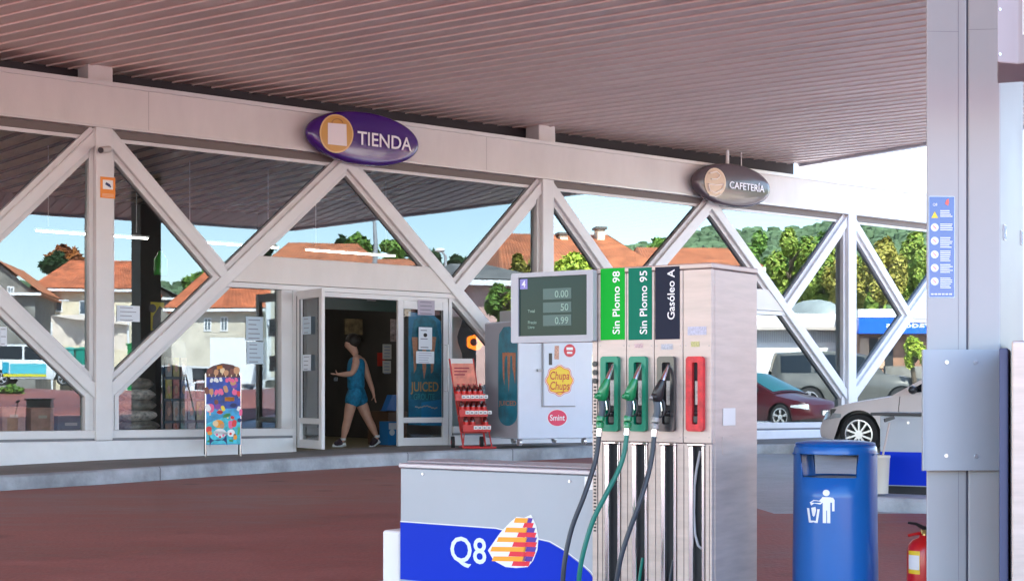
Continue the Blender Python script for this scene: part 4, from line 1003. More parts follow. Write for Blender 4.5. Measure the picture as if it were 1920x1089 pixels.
mb = MB(IB); mb.poly([(XX(.02), ZZ(.84)), (XX(.98), ZZ(.84))]+[(a_, c_-.0) for a_, c_ in top], -.0215); decal(mb, 'brown_print', mat('chocolate_print', (.10, .025, .02), .4, 0, .4, 30), bdI)
mb = MB(IB); mb.poly([(XX(.01), ZZ(.01)), (XX(.99), ZZ(.01)), (XX(.99), ZZ(.30)), (XX(.6), ZZ(.36)), (XX(.01), ZZ(.26))], -.0213); decal(mb, 'turquoise_print', mat('turquoise_print', (.05, .50, .62), .4, 0, .4, 12), bdI)
rnd = random.Random(4)
bc = {'tan': (.62, .30, .14), 'brown': (.20, .05, .03), 'pink': (.85, .12, .30), 'white': (.85, .85, .88), 'cream': (.85, .62, .35), 'red': (.75, .03, .03), 'orange': (.92, .35, .03), 'yel': (.9, .7, .05), 'purp': (.22, .05, .35), 'green': (.10, .45, .15), 'navy': (.01, .02, .14)}
layers = {k: MB(IB) for k in bc}; eb = [-.0222]
def lolly(col, fx, fz, w, h, stick=True, tilt=0):
    eb[0] -= .00012; c0 = ZZ(fz); a_ = XX(fx); r = W_*w/2; hh = H_*h
    pts = rrect(-r, r, 0, hh, r*.9, 5); ct, st = math.cos(tilt), math.sin(tilt)
    layers[col].poly([(a_+x*ct-y*st, c0+x*st+y*ct) for x, y in pts], eb[0])
    if stick:
        pts = [(-r*.2, -hh*.3), (r*.2, -hh*.3), (r*.2, 0), (-r*.2, 0)]; layers['cream'].poly([(a_+x*ct-y*st, c0+x*st+y*ct) for x, y in pts], eb[0])
for fx, fz, w, h, col in ((.10, .88, .17, .07, 'brown'), (.28, .865, .13, .075, 'tan'), (.47, .89, .14, .07, 'cream'), (.57, .86, .14, .07, 'tan'), (.74, .87, .15, .08, 'brown'), (.88, .88, .17, .09, 'tan'), (.40, .955, .16, .02, 'orange')):
    lolly(col, fx, fz, w, h, col != 'orange', rnd.uniform(-.2, .2))
for fx, fz, w, h, col in ((.05, .63, .14, .09, 'brown'), (.16, .62, .12, .08, 'tan'), (.27, .62, .1, .07, 'pink'), (.38, .63, .1, .07, 'pink'), (.47, .62, .11, .08, 'pink'), (.60, .65, .12, .09, 'tan'), (.80, .70, .17, .08, 'purp'), (.80, .74, .17, .07, 'tan'), (.86, .62, .16, .07, 'pink'), (.95, .60, .1, .07, 'red'), (.68, .54, .27, .055, 'orange'), (.12, .40, .22, .11, 'pink'), (.10, .42, .15, .09, 'white'), (.30, .50, .12, .06, 'brown'), (.38, .44, .2, .07, 'purp'), (.52, .42, .10, .07, 'yel'), (.40, .38, .18, .05, 'red'), (.80, .46, .20, .06, 'navy'), (.92, .42, .1, .06, 'white'), (.62, .34, .22, .05, 'green'), (.74, .32, .12, .04, 'red'), (.95, .28, .12, .05, 'navy'), (1.0, .36, .09, .08, 'pink')):
    lolly(col, fx, fz, w, h, rnd.random() < .4, rnd.uniform(-.5, .5))
for fx, fz, w, h, col in ((.35, .21, .32, .10, 'orange'), (.30, .23, .16, .07, 'cream'), (.45, .20, .12, .06, 'tan'), (.08, .15, .16, .08, 'red'), (.10, .12, .14, .05, 'orange'), (.72, .20, .13, .10, 'pink'), (.80, .22, .13, .09, 'red'), (.40, .09, .38, .11, 'white'), (.32, .11, .06, .03, 'pink'), (.40, .08, .07, .03, 'red'), (.50, .10, .06, .03, 'pink'), (.75, .10, .22, .09, 'white'), (.70, .12, .07, .03, 'red'), (.82, .10, .08, .035, 'brown'), (.83, .06, .10, .06, 'orange'), (.10, .03, .12, .03, 'green'), (.35, .05, .50, .015, 'navy'), (.72, .04, .12, .02, 'green'), (.93, .12, .06, .1, 'green')):
    lolly(col, fx, fz, w, h, False, rnd.uniform(-.3, .3))
for k in range(4): lolly('white', .14+.1*k, .775+.01*(k % 2), .085, .055, False, rnd.uniform(-.5, .5)); lolly('pink', .60+.1*k, .775+.01*(k % 2), .085, .055, False, rnd.uniform(-.5, .5))
for k, m_ in layers.items():
    if m_.vs: decal(m_, k.replace('purp', 'purple').replace('yel', 'yellow')+'_print', mat('print_'+k, bc[k], .4), bdI)
# ---------------------------------------------------------------- red bottle rack on wheels
Dr = 22.45; RK = Fr((*at(880, HY, Dr)[:2], 0), math.radians(6))
ra = lambda x, b=0: RK.hit(x, 740, b)[0]
rz = lambda y, b=0: RK.hit(880, y, b)[1]
zr = rz(840)
rk_ = thing('bottle_rack', RK.p(0, 0, zr), 'red wheeled rack of red-labelled drink bottles beside the glass door', 'bottle rack')
mb = MB(RK)
for xt, xb in ((843, 869), (887, 911)):
    mb.tube([(ra(xt), .05, rz(672)), (ra(xb), .05, zr+.03)], .014, 8)
    
mb.build('upright', M['red'], rk_, smooth=True)
mb = MB(RK); y0 = zr+.02
L = [(ra(862), .1, y0), (ra(866), -.28, y0), (ra(926), -.28, y0), (ra(921), .1, y0), (ra(862), .1, y0)]
mb.tube(L, .012, 8); mb.tube([(ra(866), -.2, y0), (ra(869), -.2, rz(806)), (ra(914), -.2, rz(806)), (ra(920), -.2, y0)], .011, 8); mb.build('base_frame', M['red'], rk_, smooth=True)
for xw in (850, 904):
    mb = MB(RK); c = zr+.085; a_ = ra(xw)
    mb.tube([(a_-.025, .1, c), (a_+.025, .1, c)], .085, 20); wh = mb.build('wheel', M['tyre'], rk_, smooth=40)
    mb = MB(RK); mb.tube([(a_-.03, .1, c), (a_+.03, .1, c)], .03, 12); mb.build('hub', M['red'], wh)
mb = MB(RK); mb.poly([(ra(846), rz(676)), (ra(887), rz(676)), (ra(895), rz(728)), (ra(851), rz(724))], .03); hc = decal(mb, 'header_card', mat('salmon_print', (.85, .25, .18), .4, 0, .3, 8), rk_)
mb = MB(RK); mb.poly([(ra(845), rz(672)), (ra(886), rz(672)), (ra(887), rz(681)), (ra(846), rz(681))], .028); decal(mb, 'header_strip', mat('pale_strip', (.75, .72, .74), .4), rk_)
mb = MB(RK)
for k in range(3): mb.bar((ra(852), rz(690+k*6)), (ra(880-k*4), rz(690+k*6)), .02, .026, .029)
decal(mb, 'small_print', mat('print_wine', (.35, .02, .05), .5), hc)
mb = MB(RK); mb.add([(ra(847), .055, rz(700)), (ra(892), .055, rz(700)), (ra(914), .055, rz(812)), (ra(864), .055, rz(812))], [(0, 1, 2, 3)]); mb.build('back_panel', M['red'], rk_, recalc=False)
bottle0 = None
tiers = [(852, 912, 751, 0), (859, 917, 780, 1), (866, 922, 808, 2)]
for x0_, x1_, yb, ti in tiers:
    z0_ = rz(yb)
    mb = MB(RK); mb.box(ra(x0_), ra(x1_)-.04, -.26, .06, z0_-.0, z0_+.015); mb.box(ra(x0_), ra(x1_)-.04, -.262, -.25, z0_+.016, z0_+.10); mb.build('shelf', M['red'], rk_)
    n = 5 if ti < 2 else 4
    for k in range(n):
        for row in range(2):
            if ti == 2 and (k == 2): continue
            a_ = ra(x0_+6+k*10.2*(1 if n == 5 else 1.2)); b_ = -.2+row*.14; z_ = z0_+.016
            if bottle0 is None:
                bt_ = thing('bottle', RK.p(a_, b_, z_), 'red-labelled drink bottle standing on a tier of the red rack', 'bottle', 'bottles on the red rack')
                m2 = MB(RK); m2.lathe(a_, b_, [(.030, z_), (.034, z_+.01), (.034, z_+.06), (.031, z_+.09), (.034, z_+.12), (.030, z_+.16), (.013, z_+.20), (.013, z_+.215)], 12)
                m2.build('bottle_body', mat('cola_bottle', (.10, .01, .01), .15, coat=.5), bt_, smooth=50)
                m2 = MB(RK); m2.lathe(a_, b_, [(.0355, z_+.055), (.0355, z_+.125)], 12); m2.build('label', mat('bottle_label', (.70, .02, .02), .4), bt_)
                m2 = MB(RK); m2.cyl(a_, b_, z_+.212, z_+.232, .015); m2.build('cap', M['red'], bt_); bottle0 = bt_
            else:
                c_ = copy_tree(bottle0); c_.location = RK.p(a_, b_, z_)
    for k in range(n+1):
        if ti == 2 and k in (0,): continue
        a_ = ra(x0_+15+k*8.2); z_ = z0_+.055
        pk = MB(RK); pk.box(a_-.028, a_+.028, -.285, -.264, z_-.02, z_+.028); o = pk.build('price_card', M['wht'], rk_)
        pk = MB(RK); pk.box(a_-.018, a_+.014, -.2862, -.285, z_-.008, z_+.012); decal(pk, 'print', mat('grey_print', (.25, .2, .25), .5), o)
# ---------------------------------------------------------------- ice chest with can artwork
Dz = 22.0; ZF = Fr((*at(972, HY, Dz)[:2], 0), math.radians(27)); fz = lambda y: ZF.hit(972, y)[1]
fr_ = thing('drinks_freezer', ZF.p(.6, .4, fz(835)), 'white freezer chest on castors with lollipop stickers and can artwork on its grey flank', 'freezer')
aw = ZF.hit(1111, 700)[0]; zt_, zb2 = fz(600), fz(823.5)
sx = (909-CX)/F; dl = (sx*ZF.o.y-ZF.o.x)/(ZF.ey.x-sx*ZF.ey.y)
mb = MB(ZF); mb.box(0, aw, 0, dl, zb2, zt_); fb_ = mb.build('body', mat('freezer_white', (.62, .68, .80), .35, 0, .03, 3, coat=.3), fr_, bevel=.02, seg=3)
mb = MB(ZF); mb.box(.18*aw, aw, .05, dl-.05, zt_+.002, fz(577)); mb.build('top_hatch', M['screenfr'], fr_, bevel=.01)
ZS = Fr(ZF.o, math.radians(27+90))               # flank: a runs away from the corner
def zs_(px, py):
    sx = (px-CX)/F; b = (sx*ZF.o.y-ZF.o.x)/(ZF.ey.x-sx*ZF.ey.y); Y = ZF.o.y+ZF.ey.y*b; return b, CZ+(HY-py)/F*Y
mb = MB(ZS); mb.box(.02, dl-.02, .0015, .006, zb2+.02, zt_-.02); fl = mb.build('flank_panel', mat('flank_grey', (.42, .43, .50), .5), fr_)
def flank(mb, pts, e): q = [zs_(*p) for p in pts]; mb.add([(b, .006+e, c) for b, c in q], [list(range(len(q)))])
M['can'] = mat('can_teal', (.01, .22, .33), .35, 0, .35, 6, coat=.4); M['claw'] = mat('claw_orange', (.60, .26, .14), .5, 0, .25, 30)
mb = MB(ZS); flank(mb, [(935+18*(1-math.cos(math.pi*k/12)), 776+22*math.sin(math.pi*k/12)) for k in range(13)]+[(971, 640), (967, 622), (957, 612), (945, 613), (937, 626), (935, 645)], .002); cn = decal(mb, 'can_picture', M['can'], fl)
mb = MB(ZS)
for pts in ([(943, 662), (950, 660), (947, 680), (947, 722), (944, 705)], [(952, 660), (958, 661), (957, 700), (955, 736), (953, 700)], [(961, 661), (968, 664), (967, 720), (964, 700), (962, 690)]): flank(mb, pts, .004)
flank(mb, [(943, 661), (968, 661), (968, 667), (943, 667)], .0038); decal(mb, 'claw_mark', M['claw'], cn)
b0_, c0_ = zs_(969, 760); b1_, _ = zs_(937, 758)
mb = MB(ZS); s_ = .085; vs_, fs_, wd_ = glyphs('JUICED'); mb.add([(b1_+(b0_-b1_)*x/wd_, .011, c0_+y*s_*1.1) for x, y in vs_], fs_); decal(mb, 'lettering', M['claw'], cn)
# front door with stickers
q = lambda x, y: ZF.hit(x, y, -.05)
a0, c1 = q(1020, 600); a1, c0 = q(1080, 761)
mb = MB(ZF); mb.box(a0, a1, -.05, -.002, c0, fz(625)); dr = mb.build('hatch', mat('freezer_white', (.62, .68, .80), .35), fr_, bevel=.012, seg=3)
mb = MB(ZF); mb.box(a0-.012, a1+.012, -.012, -.001, c0-.012, fz(625)); mb.build('hatch_seal', M['screenfr'], fr_)
mb = MB(ZF); x_, z_ = q(1032, 662); x2, z2_ = q(1032, 684); mb.box(x_-.025, x_+.025, -.056, -.05, z2_, z_); mb.build('latch_slot', M['black'], dr)
mb = MB(ZF); x_, z_ = q(1013, 694); mb.box(x_-.04, x_+.04, -.05, -.01, z_-.02, z_+.02); mb.build('handle', M['screenfr'], dr, bevel=.005)
def flower(cx_, cy_, r, n=8, amp=.13, ry=1.1):
    return [(cx_+r*(1+amp*math.cos(n*t))*math.cos(t), cy_+r*ry*(1+amp*math.cos(n*t))*math.sin(t)) for t in [2*math.pi*k/96 for k in range(96)]]
for r, col, e in ((26, M['red'], -.0515), (25, M['wht'], -.0520), (24, M['orange'], -.0525), (22, M['yellow'], -.053)):
    mb = MB(ZF); mb.poly([q(*p) for p in flower(1049, 713, r, 8, .055)], e); st = decal(mb, 'lollipop_sticker', col, dr)
mb = MB(ZF)
for tx, y_ in (('Chupa', 711), ('Chups', 730)):
    xa, za = q(1030, y_); xb, _ = q(1067, y_); vs_, fs_, wd_ = glyphs(tx); mb.add([(xa+(xb-xa)*x/wd_+y*.02, -.0538, za+y*.165) for x, y in vs_], fs_)
xa, za = q(1042, 736); mb.bar((xa, za), (xa+.14, za+.012), .014, -.0538, -.0535)
decal(mb, 'lettering', mat('letter_red', (.55, .03, .01), .4), dr)
q2_ = lambda x, y: ZF.hit(x, y, -.003)
for r, col, e in ((19, M['wht'], -.0015), (17.8, mat('sticker_pink', (.75, .03, .10), .4), -.0022)):
    mb = MB(ZF); mb.poly([q2_(1045+r*math.cos(t), 783+r*.85*math.sin(t)) for t in [2*math.pi*k/40 for k in range(40)]], e); decal(mb, 'round_sticker', col, fb_)
mb = MB(ZF); xa, za = q2_(1031, 788); xb, _ = q2_(1059, 788); vs_, fs_, wd_ = glyphs('Smint'); mb.add([(xa+(xb-xa)*x/wd_, -.0032, za+y*.12) for x, y in vs_], fs_); decal(mb, 'lettering', M['wht'], fb_)
for cx_, cy_, rx, ry in ((1068, 657, 11, 12),):
    mb = MB(ZF); mb.poly([q(cx_+rx*math.cos(t), cy_+ry*math.sin(t)) for t in [2*math.pi*k/30 for k in range(30)]], -.0515); decal(mb, 'round_sticker', mat('sticker_red', (.65, .03, .05), .4), dr)
mb = MB(ZF); mb.box(q(1062, 0)[0], q(1074, 0)[0], -.0525, -.0515, q(1068, 656)[1], q(1068, 651)[1]); mb.box(q(1063, 0)[0], q(1073, 0)[0], -.0525, -.0515, q(1068, 663)[1], q(1068, 659)[1]); decal(mb, 'white_marks', M['wht'], dr)
mb = MB(ZF); mb.poly([q(*p) for p in ((1040, 648), (1048, 648), (1048, 674), (1039, 673))], -.0515); decal(mb, 'tan_sticker', mat('sticker_tan', (.62, .34, .25), .5, 0, .4, 60), dr)
zw = fz(836)
for a_, b_ in ((.06, .08), (aw-.1, .08), (.35*aw, dl-.1), (aw-.1, dl-.1)):
    mb = MB(ZF); mb.tube([(a_-.022, b_, zw+.05), (a_+.022, b_, zw+.05)], .05, 18); wv = mb.build('castor', M['alloy'], fr_, smooth=40)
    mb = MB(ZF); mb.tube([(a_-.024, b_, zw+.05), (a_+.024, b_, zw+.05)], .02, 12); mb.box(a_-.02, a_+.02, b_-.015, b_+.05, zw+.095, zb2-.001); mb.build('fork', M['screenfr'], wv)
# ---------------------------------------------------------------- papers on the glass and the can poster on the door
def paper(fr, x0, x1, y0, y1, b, m, parent=None, label=None, lines=4, ink=None, cat='paper notice', group=None, head=False):
    a0, c1 = fr.hit(x0, y0, b); a1, _ = fr.hit(x1, y0, b); c0 = fr.hit(x0, y1, b)[1]
    mb = MB(fr); mb.box(a0, a1, b-.002, b, c0, c1); o = mb.build('paper_notice', m, parent)
    if parent is None: tag(o, label, cat, group)
    mb = MB(fr); h = (c1-c0)
    for k in range(lines):
        f = .12+.76*k/max(1, lines-1); mb.box(a0+(a1-a0)*.14, a0+(a1-a0)*random.uniform(.6, .86), b-.0032, b-.0022, c1-h*f-h*.04, c1-h*f)
    decal(mb, 'print', ink or mat('ink_grey', (.22, .24, .30), .5), o)
    return o
PW = mat('paper_white', (.72, .78, .86), .6); PG = mat('paper_grey', (.40, .36, .44), .6)
PB = mat('paper_pale_blue', (.50, .62, .72), .5)
bG = GL-.006
paper(FA, 219, 262, 572, 602, bG, PW, label='white paper notice taped inside the glass right of the first post', lines=4)
paper(FA, 461, 493, 593, 638, bG, PB, label='upper of two pale blue sheets stuck on the pane beside the door', lines=5)
paper(FA, 463, 494, 640, 682, bG, PB, label='lower of two pale blue sheets stuck on the pane beside the door', lines=5)
paper(FA, 0, 13, 612, 648, bG, PW, label='white paper notice on the glass at the left edge', lines=3)
paper(FL, 568, 583, 594, 627, -.004, PB, d1, lines=4)
paper(FL, 568, 583, 665, 695, -.004, PW, d1, lines=4)
bD = .033
qd_ = lambda x, y, b=bD: FR_.hit(x, y, b)
mb = MB(FR_); mb.poly([qd_(*p) for p in [(766, 584), (783, 587), (812, 590), (826, 602), (829, 640), (829, 798), (766, 796)]], bD); po = decal(mb, 'can_poster', mat('poster_blue', (.01, .20, .38), .35, 0, .3, 5), d2)
mb = MB(FR_); mb.poly([qd_(*p) for p in [(770, 640), (776, 600), (790, 592), (808, 594), (818, 604), (824, 640), (826, 690), (826, 750), (770, 748)]], bD-.001); decal(mb, 'can_shape', mat('can_teal_dark', (.005, .16, .24), .35, 0, .4, 9), po)
mb = MB(FR_); mb.poly([qd_(*p) for p in [(790, 754), (829, 748), (829, 797), (790, 796)]], bD-.0012); decal(mb, 'light_blue_print', mat('poster_light', (.01, .28, .62), .35, 0, .15, 4), po)
mb = MB(FR_)
for pts in ([(772, 632), (783, 632), (783, 660), (780, 692), (776, 700), (775, 665)], [(792, 636), (799, 636), (799, 690), (795, 711), (792, 690)], [(806, 630), (818, 632), (814, 662), (812, 696), (808, 700), (807, 660)]): mb.poly([qd_(*p) for p in pts], bD-.0016)
decal(mb, 'claw_mark', M['claw'], po)
mb = MB(FR_); xa, za = qd_(771, 733); xb, _ = qd_(822, 733); vs_, fs_, wd_ = glyphs('JUICED'); mb.add([(xa+(xb-xa)*x/wd_, bD-.002, za+y*.20) for x, y in vs_], fs_); decal(mb, 'lettering', M['gold'], po)
mb = MB(FR_); xa, za = qd_(775, 749); xb, _ = qd_(815, 749); vs_, fs_, wd_ = glyphs('GROUTE'); mb.add([(xa+(xb-xa)*x/wd_, bD-.002, za+y*.13) for x, y in vs_], fs_); decal(mb, 'lettering', mat('letter_teal', (.05, .35, .4), .4), po)
mb = MB(FR_)
for k in range(7): x = 778+k*6; mb.bar(qd_(x, 762+2*math.sin(k*1.3)+k*.3), qd_(x+6, 761+2*math.sin((k+1)*1.3)+k*.3), .018, bD-.0022, bD-.002)
decal(mb, 'squiggle', mat('squiggle_pale', (.6, .55, .5), .4), po)
paper(FR_, 783, 815, 562, 590, -.001, PG, d2, lines=4, ink=mat('ink_dark', (.12, .10, .14), .5))
o = paper(FR_, 785, 810, 613, 655, -.001, PW, d2, lines=3)
mb = MB(FR_); xa, za = FR_.hit(797.5, 628, -.004); mb.disc(xa, -.0045, za, .035, .03, 16); decal(mb, 'figure_print', M['black'], o)
paper(FR_, 780, 814, 658, 681, -.0035, PW, d2, lines=5, ink=mat('ink_mauve', (.32, .28, .45), .5))
# ---------------------------------------------------------------- things inside the shop
rnd = random.Random(11)
def pick(px, py, b): return FA.hit(px, py, b)
bagm = [mat('charcoal_bag_dark', (.20, .17, .14), .4, 0, .7, 12), mat('charcoal_bag_pale', (.55, .48, .43), .4, 0, .6, 18)]
ords = ['lowest', 'second', 'third', 'fourth', 'fifth', 'sixth', 'topmost']
for k in range(7):
    x0, x1 = 213+k*3, 303-k*2; yb = 803-k*19
    a0, _ = pick(x0, 800, .55); a1, _ = pick(x1, 800, .55); z0_ = .156+.005+k*.142
    mb = MB(FA); mb.ball((a0+a1)/2+rnd.uniform(-.02, .02), .62, z0_+.082, (a1-a0)/2, .26, .088, 16, 8, .05)
    tag(mb.build('fuel_bag', bagm[k % 2], smooth=50), '%s bag of the firewood stack behind the glass right of the first post' % ords[k], 'bag', 'bags stacked behind the glass')
# pile of pale bags low in the left window
for k, (x0, x1, nm) in enumerate(((-5, 48, 'left'), (55, 100, 'middle'), (108, 160, 'right'))):
    a0, _ = pick(x0, 800, .5); a1, _ = pick(x1, 800, .5)
    mb = MB(FA); mb.ball((a0+a1)/2, .55, .156+.14, (a1-a0)/2, .2, .14, 16, 8, .06)
    tag(mb.build('fuel_bag', bagm[(k+1) % 2], smooth=50), 'single %s bag low behind the left edge window' % nm, 'bag', 'bags stacked behind the glass')
for k, (x0, x1, y0) in enumerate(((4, 48, 762), (58, 102, 764), (108, 158, 778))):
    a0, c1 = pick(x0, y0, .95); a1, _ = pick(x1, y0, .95)
    mb = MB(FA); mb.box(a0, a1, .95, 1.35, .156, c1); o = tag(mb.build('carton', mat('carton_%d' % k, [(.50, .26, .18), (.46, .24, .18), (.12, .12, .12)][k], .7, 0, .25, 6), bevel=.01), ['pinkish carton at the far left behind the glass', 'second pinkish carton behind the glass left of the post', 'dark carton behind the glass against the first post'][k], 'carton', 'cartons behind the left window')
    mb = MB(FA); mb.box(a0+.1, a1-.1, .947, .949, c1-.14, c1-.10); decal(mb, 'tape', mat('tape_tan', (.5, .4, .3), .4), o)
# magazine racks
for (x0, x1, y0, y1, b_, nm) in ((310, 352, 640, 800, .6, 'taller magazine rack'), (352, 384, 690, 800, .75, 'lower magazine rack')):
    a0, c1 = pick(x0, y0, b_); a1, _ = pick(x1, y0, b_)
    rkk = thing('magazine_rack', FA.p((a0+a1)/2, b_+.15, .156), nm+' full of covers behind the glass beside the bags', 'magazine rack')
    mb = MB(FA); mb.box(a0, a1, b_+.05, b_+.3, .156, c1); mb.build('frame', M['black'], rkk)
    nz = int((c1-.3)/.3); na = 3 if x0 == 310 else 2
    for i in range(nz):
        for j in range(na):
            w_ = (a1-a0)/na; aa = a0+w_*j; zz = .30+i*.3
            col = rnd.choice([(.3, .24, .03), (.2, .19, .17), (.05, .06, .15), (.3, .07, .05), (.18, .09, .06), (.09, .17, .17), (.3, .25, .22)])
            mb = MB(FA); mb.box(aa+.01, aa+w_-.01, b_+.01, b_+.03, zz, zz+.26); o = mb.build('magazine', mat('cover_%d' % (i*3+j+(0 if x0 == 310 else 30)), col, .3, 0, .6, 12), rkk)
            mb = MB(FA); mb.disc(aa+w_/2, b_+.008, zz+.12, w_*.22, .06, 12); decal(mb, 'cover_portrait', mat('skin_print', (.45, .24, .16), .5), o)
# yellow poster on the wall post and a green bottle inside
a0, c1 = pick(283, 566, 1.2); a1, c0 = pick(308, 620, 1.2)
mb = MB(FA); mb.box(a0, a1, 1.2, 1.21, c0, c1); o = mb.build('poster', mat('poster_yellow', (.55, .45, .02), .5)); tag(o, 'yellow poster with a dark figure behind the glass right of the first post', 'poster')
mb = MB(FA); mb.disc((a0+a1)/2-.08, 1.196, c0+(c1-c0)*.78, .06, n=14); mb.poly([(a0+.02, c0+.02), (a0+.22, c0+.02), (a0+.24, c0+.25), (a0+.13, c0+.35), (a0+.03, c0+.2)], 1.196); decal(mb, 'figure_print', M['black'], o)
a0, c1 = pick(297, 470, 1.0); a1, c0 = pick(311, 516, 1.0); am = (a0+a1)/2
mb = MB(FA); mb.lathe(am, 1.05, [(.09, c0), (.095, c0+.03), (.095, c0+.22), (.04, c0+.30), (.03, c1)], 14); tag(mb.build('display_bottle', mat('green_bottle', (.05, .35, .04), .2), smooth=50), 'green display bottle high inside the glass', 'bottle')
# glowing orange sign low at the right of the door
a0, c1 = pick(876, 627, .4); a1, c0 = pick(904, 656, .4)
gs_ = MB(FA); n = 24; am, cm_, hw_, hh_ = (a0+a1)/2, (c0+c1)/2, (a1-a0)/2, (c1-c0)/2
pr = [(am+hw_*(1+.08*math.cos(5*2*math.pi*k/n))*math.cos(2*math.pi*k/n), cm_+hh_*(1+.08*math.cos(5*2*math.pi*k/n))*math.sin(2*math.pi*k/n)) for k in range(n)]
gs_.prism(pr, .36, .42); o = gs_.build('lit_sign', mat('lit_orange', (1, .16, .004), .5, emit=.35)); tag(o, 'glowing orange round sign behind the glass beside the red rack', 'lit sign')
mb = MB(FA); mb.disc(am-.05, .356, cm_, hw_*.5, hh_*.5, 20); decal(mb, 'dark_print', mat('burnt_print', (.16, .02, .01), .5), o)
# tall white scalloped display seen between door and strut
a0, c1 = pick(848, 578, .5); a1, c0 = pick(868, 830, .5)
P = [(a0, c0), (a0, c1)]+[(a1-.06+.05*math.sin(k*.9), c1-(c1-c0)*k/24) for k in range(25)]
mb = MB(FA); mb.prism(P, .5, .55); tag(mb.build('scalloped_banner', mat('pale_green_panel', (.42, .55, .55), .5)), 'pale scalloped banner just inside the glass right of the door', 'banner')
# shop interior seen through the open door
DB = 6.0
def inbox(x0, x1, y0, y1, b, d, nm, m, label, cat, bevel=0):
    a0, c1 = pick(x0, y0, b); a1, _ = pick(x1, y0, b); c0 = pick((x0+x1)/2, y1, b)[1]
    mb = MB(FA); mb.box(a0, a1, b, b+d, c0, c1); o = mb.build(nm, m, bevel=bevel); return tag(o, label, cat), a0, a1, c0, c1
o, a0, a1, c0, c1 = inbox(728, 744, 790, 834, 1.2, .25, 'drinks_box', mat('box_blue', (.01, .16, .42), .4), 'blue display box on the shop floor inside the right side of the doorway', 'display box')
mb = MB(FA); mb.box(a0+.01, a1, 1.197, 1.199, c1-.12, c1-.02); mb.disc((a0+a1)/2-.01, 1.197, c0+.2, .05, n=16); decal(mb, 'pale_print', mat('pale_print', (.55, .6, .68), .5), o)
a0, c1 = pick(724, 740, 1.6); a1, _ = pick(750, 740, 1.6); c0 = pick(735, 770, 1.6)[1]
mb = MB(FA); mb.plan([(a0+.08, 1.6), (a1, 1.6), (a1, 1.9), (a0+.08, 1.9)], c0, c0+.01)
mb.prism([(a0, c0), (a1, c0), (a1, c1), (a0+.12, c1)], 1.6, 1.75); tag(mb.build('blue_container', mat('container_blue', (.01, .14, .45), .35)), 'bright blue container shelf inside the doorway above the display box', 'container')
mb = MB(FA); mb.box(*pick(728, 0, 1.7)[:1], a1+.2, 1.7, 2.3, .156, c0-.01)
tag(mb.build('counter', mat('dark_wood_counter', (.10, .05, .025), .5, 0, .3, 6)), 'dark wooden counter inside the doorway on the right', 'counter')
o, a0, a1, c0, c1 = inbox(710, 724, 661, 686, 4.5, .05, 'wall_poster', mat('poster_red', (.40, .02, .01), .5), 'small red poster deep inside the doorway', 'poster')
o, a0, a1, c0, c1 = inbox(647, 680, 597, 627, 5.0, .04, 'wall_poster', mat('poster_brown', (.14, .10, .05), .5, 0, .6, 8), 'dim brown picture high on the wall behind the walking person', 'poster')
o, a0, a1, c0, c1 = inbox(690, 705, 549, 564, .6, .03, 'paper_notice', PW, 'small white notice hanging at the top of the doorway', 'paper notice')
mb = MB(FA); mb.disc((a0+a1)/2, .596, (c0+c1)/2, .02, n=12); decal(mb, 'dot_print', M['black'], o)
for k, (x0, x1, y0, y1, nm) in enumerate(((718, 734, 645, 673, 'upper'), (718, 733, 676, 699, 'lower'))):
    o, a0, a1, c0, c1 = inbox(x0, x1, y0, y1, 1.0, .01, 'paper_notice', mat('paper_dim', (.42, .40, .36), .6), '%s of two pale sheets hanging inside the doorway by the right leaf' % nm, 'paper notice')
    mb = MB(FA)
    for j in range(4): mb.box(a0+.02, a1-.03, .996, .998, c1-.05-j*.05, c1-.03-j*.05)
    decal(mb, 'print', mat('ink_grey', (.22, .24, .30), .5), o)
o, a0, a1, c0, c1 = inbox(733, 746, 598, 640, 1.1, .02, 'wall_poster', mat('poster_striped', (.36, .28, .26), .5, 0, .7, 14), 'striped poster inside the doorway above the pale sheets', 'poster')
o, a0, a1, c0, c1 = inbox(604, 745, 550, 582, 3.0, .05, 'glazed_screen', mat('green_glaze', (.05, .10, .085), .4), 'dim green glazed screen across the top of the doorway', 'screen')
# ---------------------------------------------------------------- the person walking in
DP = 23.9; PF = Fr((*at(672, HY, DP)[:2], 0), 0); sP = DP/F
pp = lambda px, py, b=0.0: (*(((px-672)*sP), b), CZ-(py-HY)*sP)
def skin(name, verts, edges, m, parent, root=0, sub=2, label=None):
    me = bpy.data.meshes.new('tmp'); org = ORG[parent.name] if parent else Vector((0, 0, 0))
    me.from_pydata([PF.p(*v[0])-org for v in verts], edges, [])
    o = bpy.data.objects.new('tmp', me); C.objects.link(o)
    sm = o.modifiers.new('s', 'SKIN'); sm.use_smooth_shade = True; sm.branch_smoothing = .6
    for i, v in enumerate(verts):
        r = v[1]; rr = r if isinstance(r, tuple) else (r, r)
        me.skin_vertices[0].data[i].radius = rr; me.skin_vertices[0].data[i].use_root = (i == root)
    ss = o.modifiers.new('u', 'SUBSURF'); ss.levels = sub; ss.render_levels = sub
    bpy.context.view_layer.update()
    dg_ = bpy.context.evaluated_depsgraph_get(); m2 = bpy.data.meshes.new_from_object(o.evaluated_get(dg_)); bpy.data.objects.remove(o)
    m2.materials.clear(); m2.materials.append(m); m2.name = name
    for p in m2.polygons: p.use_smooth = True; p.material_index = 0
    q = bpy.data.objects.new(name, m2); C.objects.link(q)
    if parent: q.parent = parent; ORG[q.name] = org
    return q
zf = pp(672, 836)[2]
per = thing('person', (*PF.p(0, 0, 0)[:2], zf), 'person in a sleeveless blue playsuit and dark trainers walking through the open shop doorway', 'person')
skm = mat('skin', (.62, .34, .25), .5, 0, .08, 8)
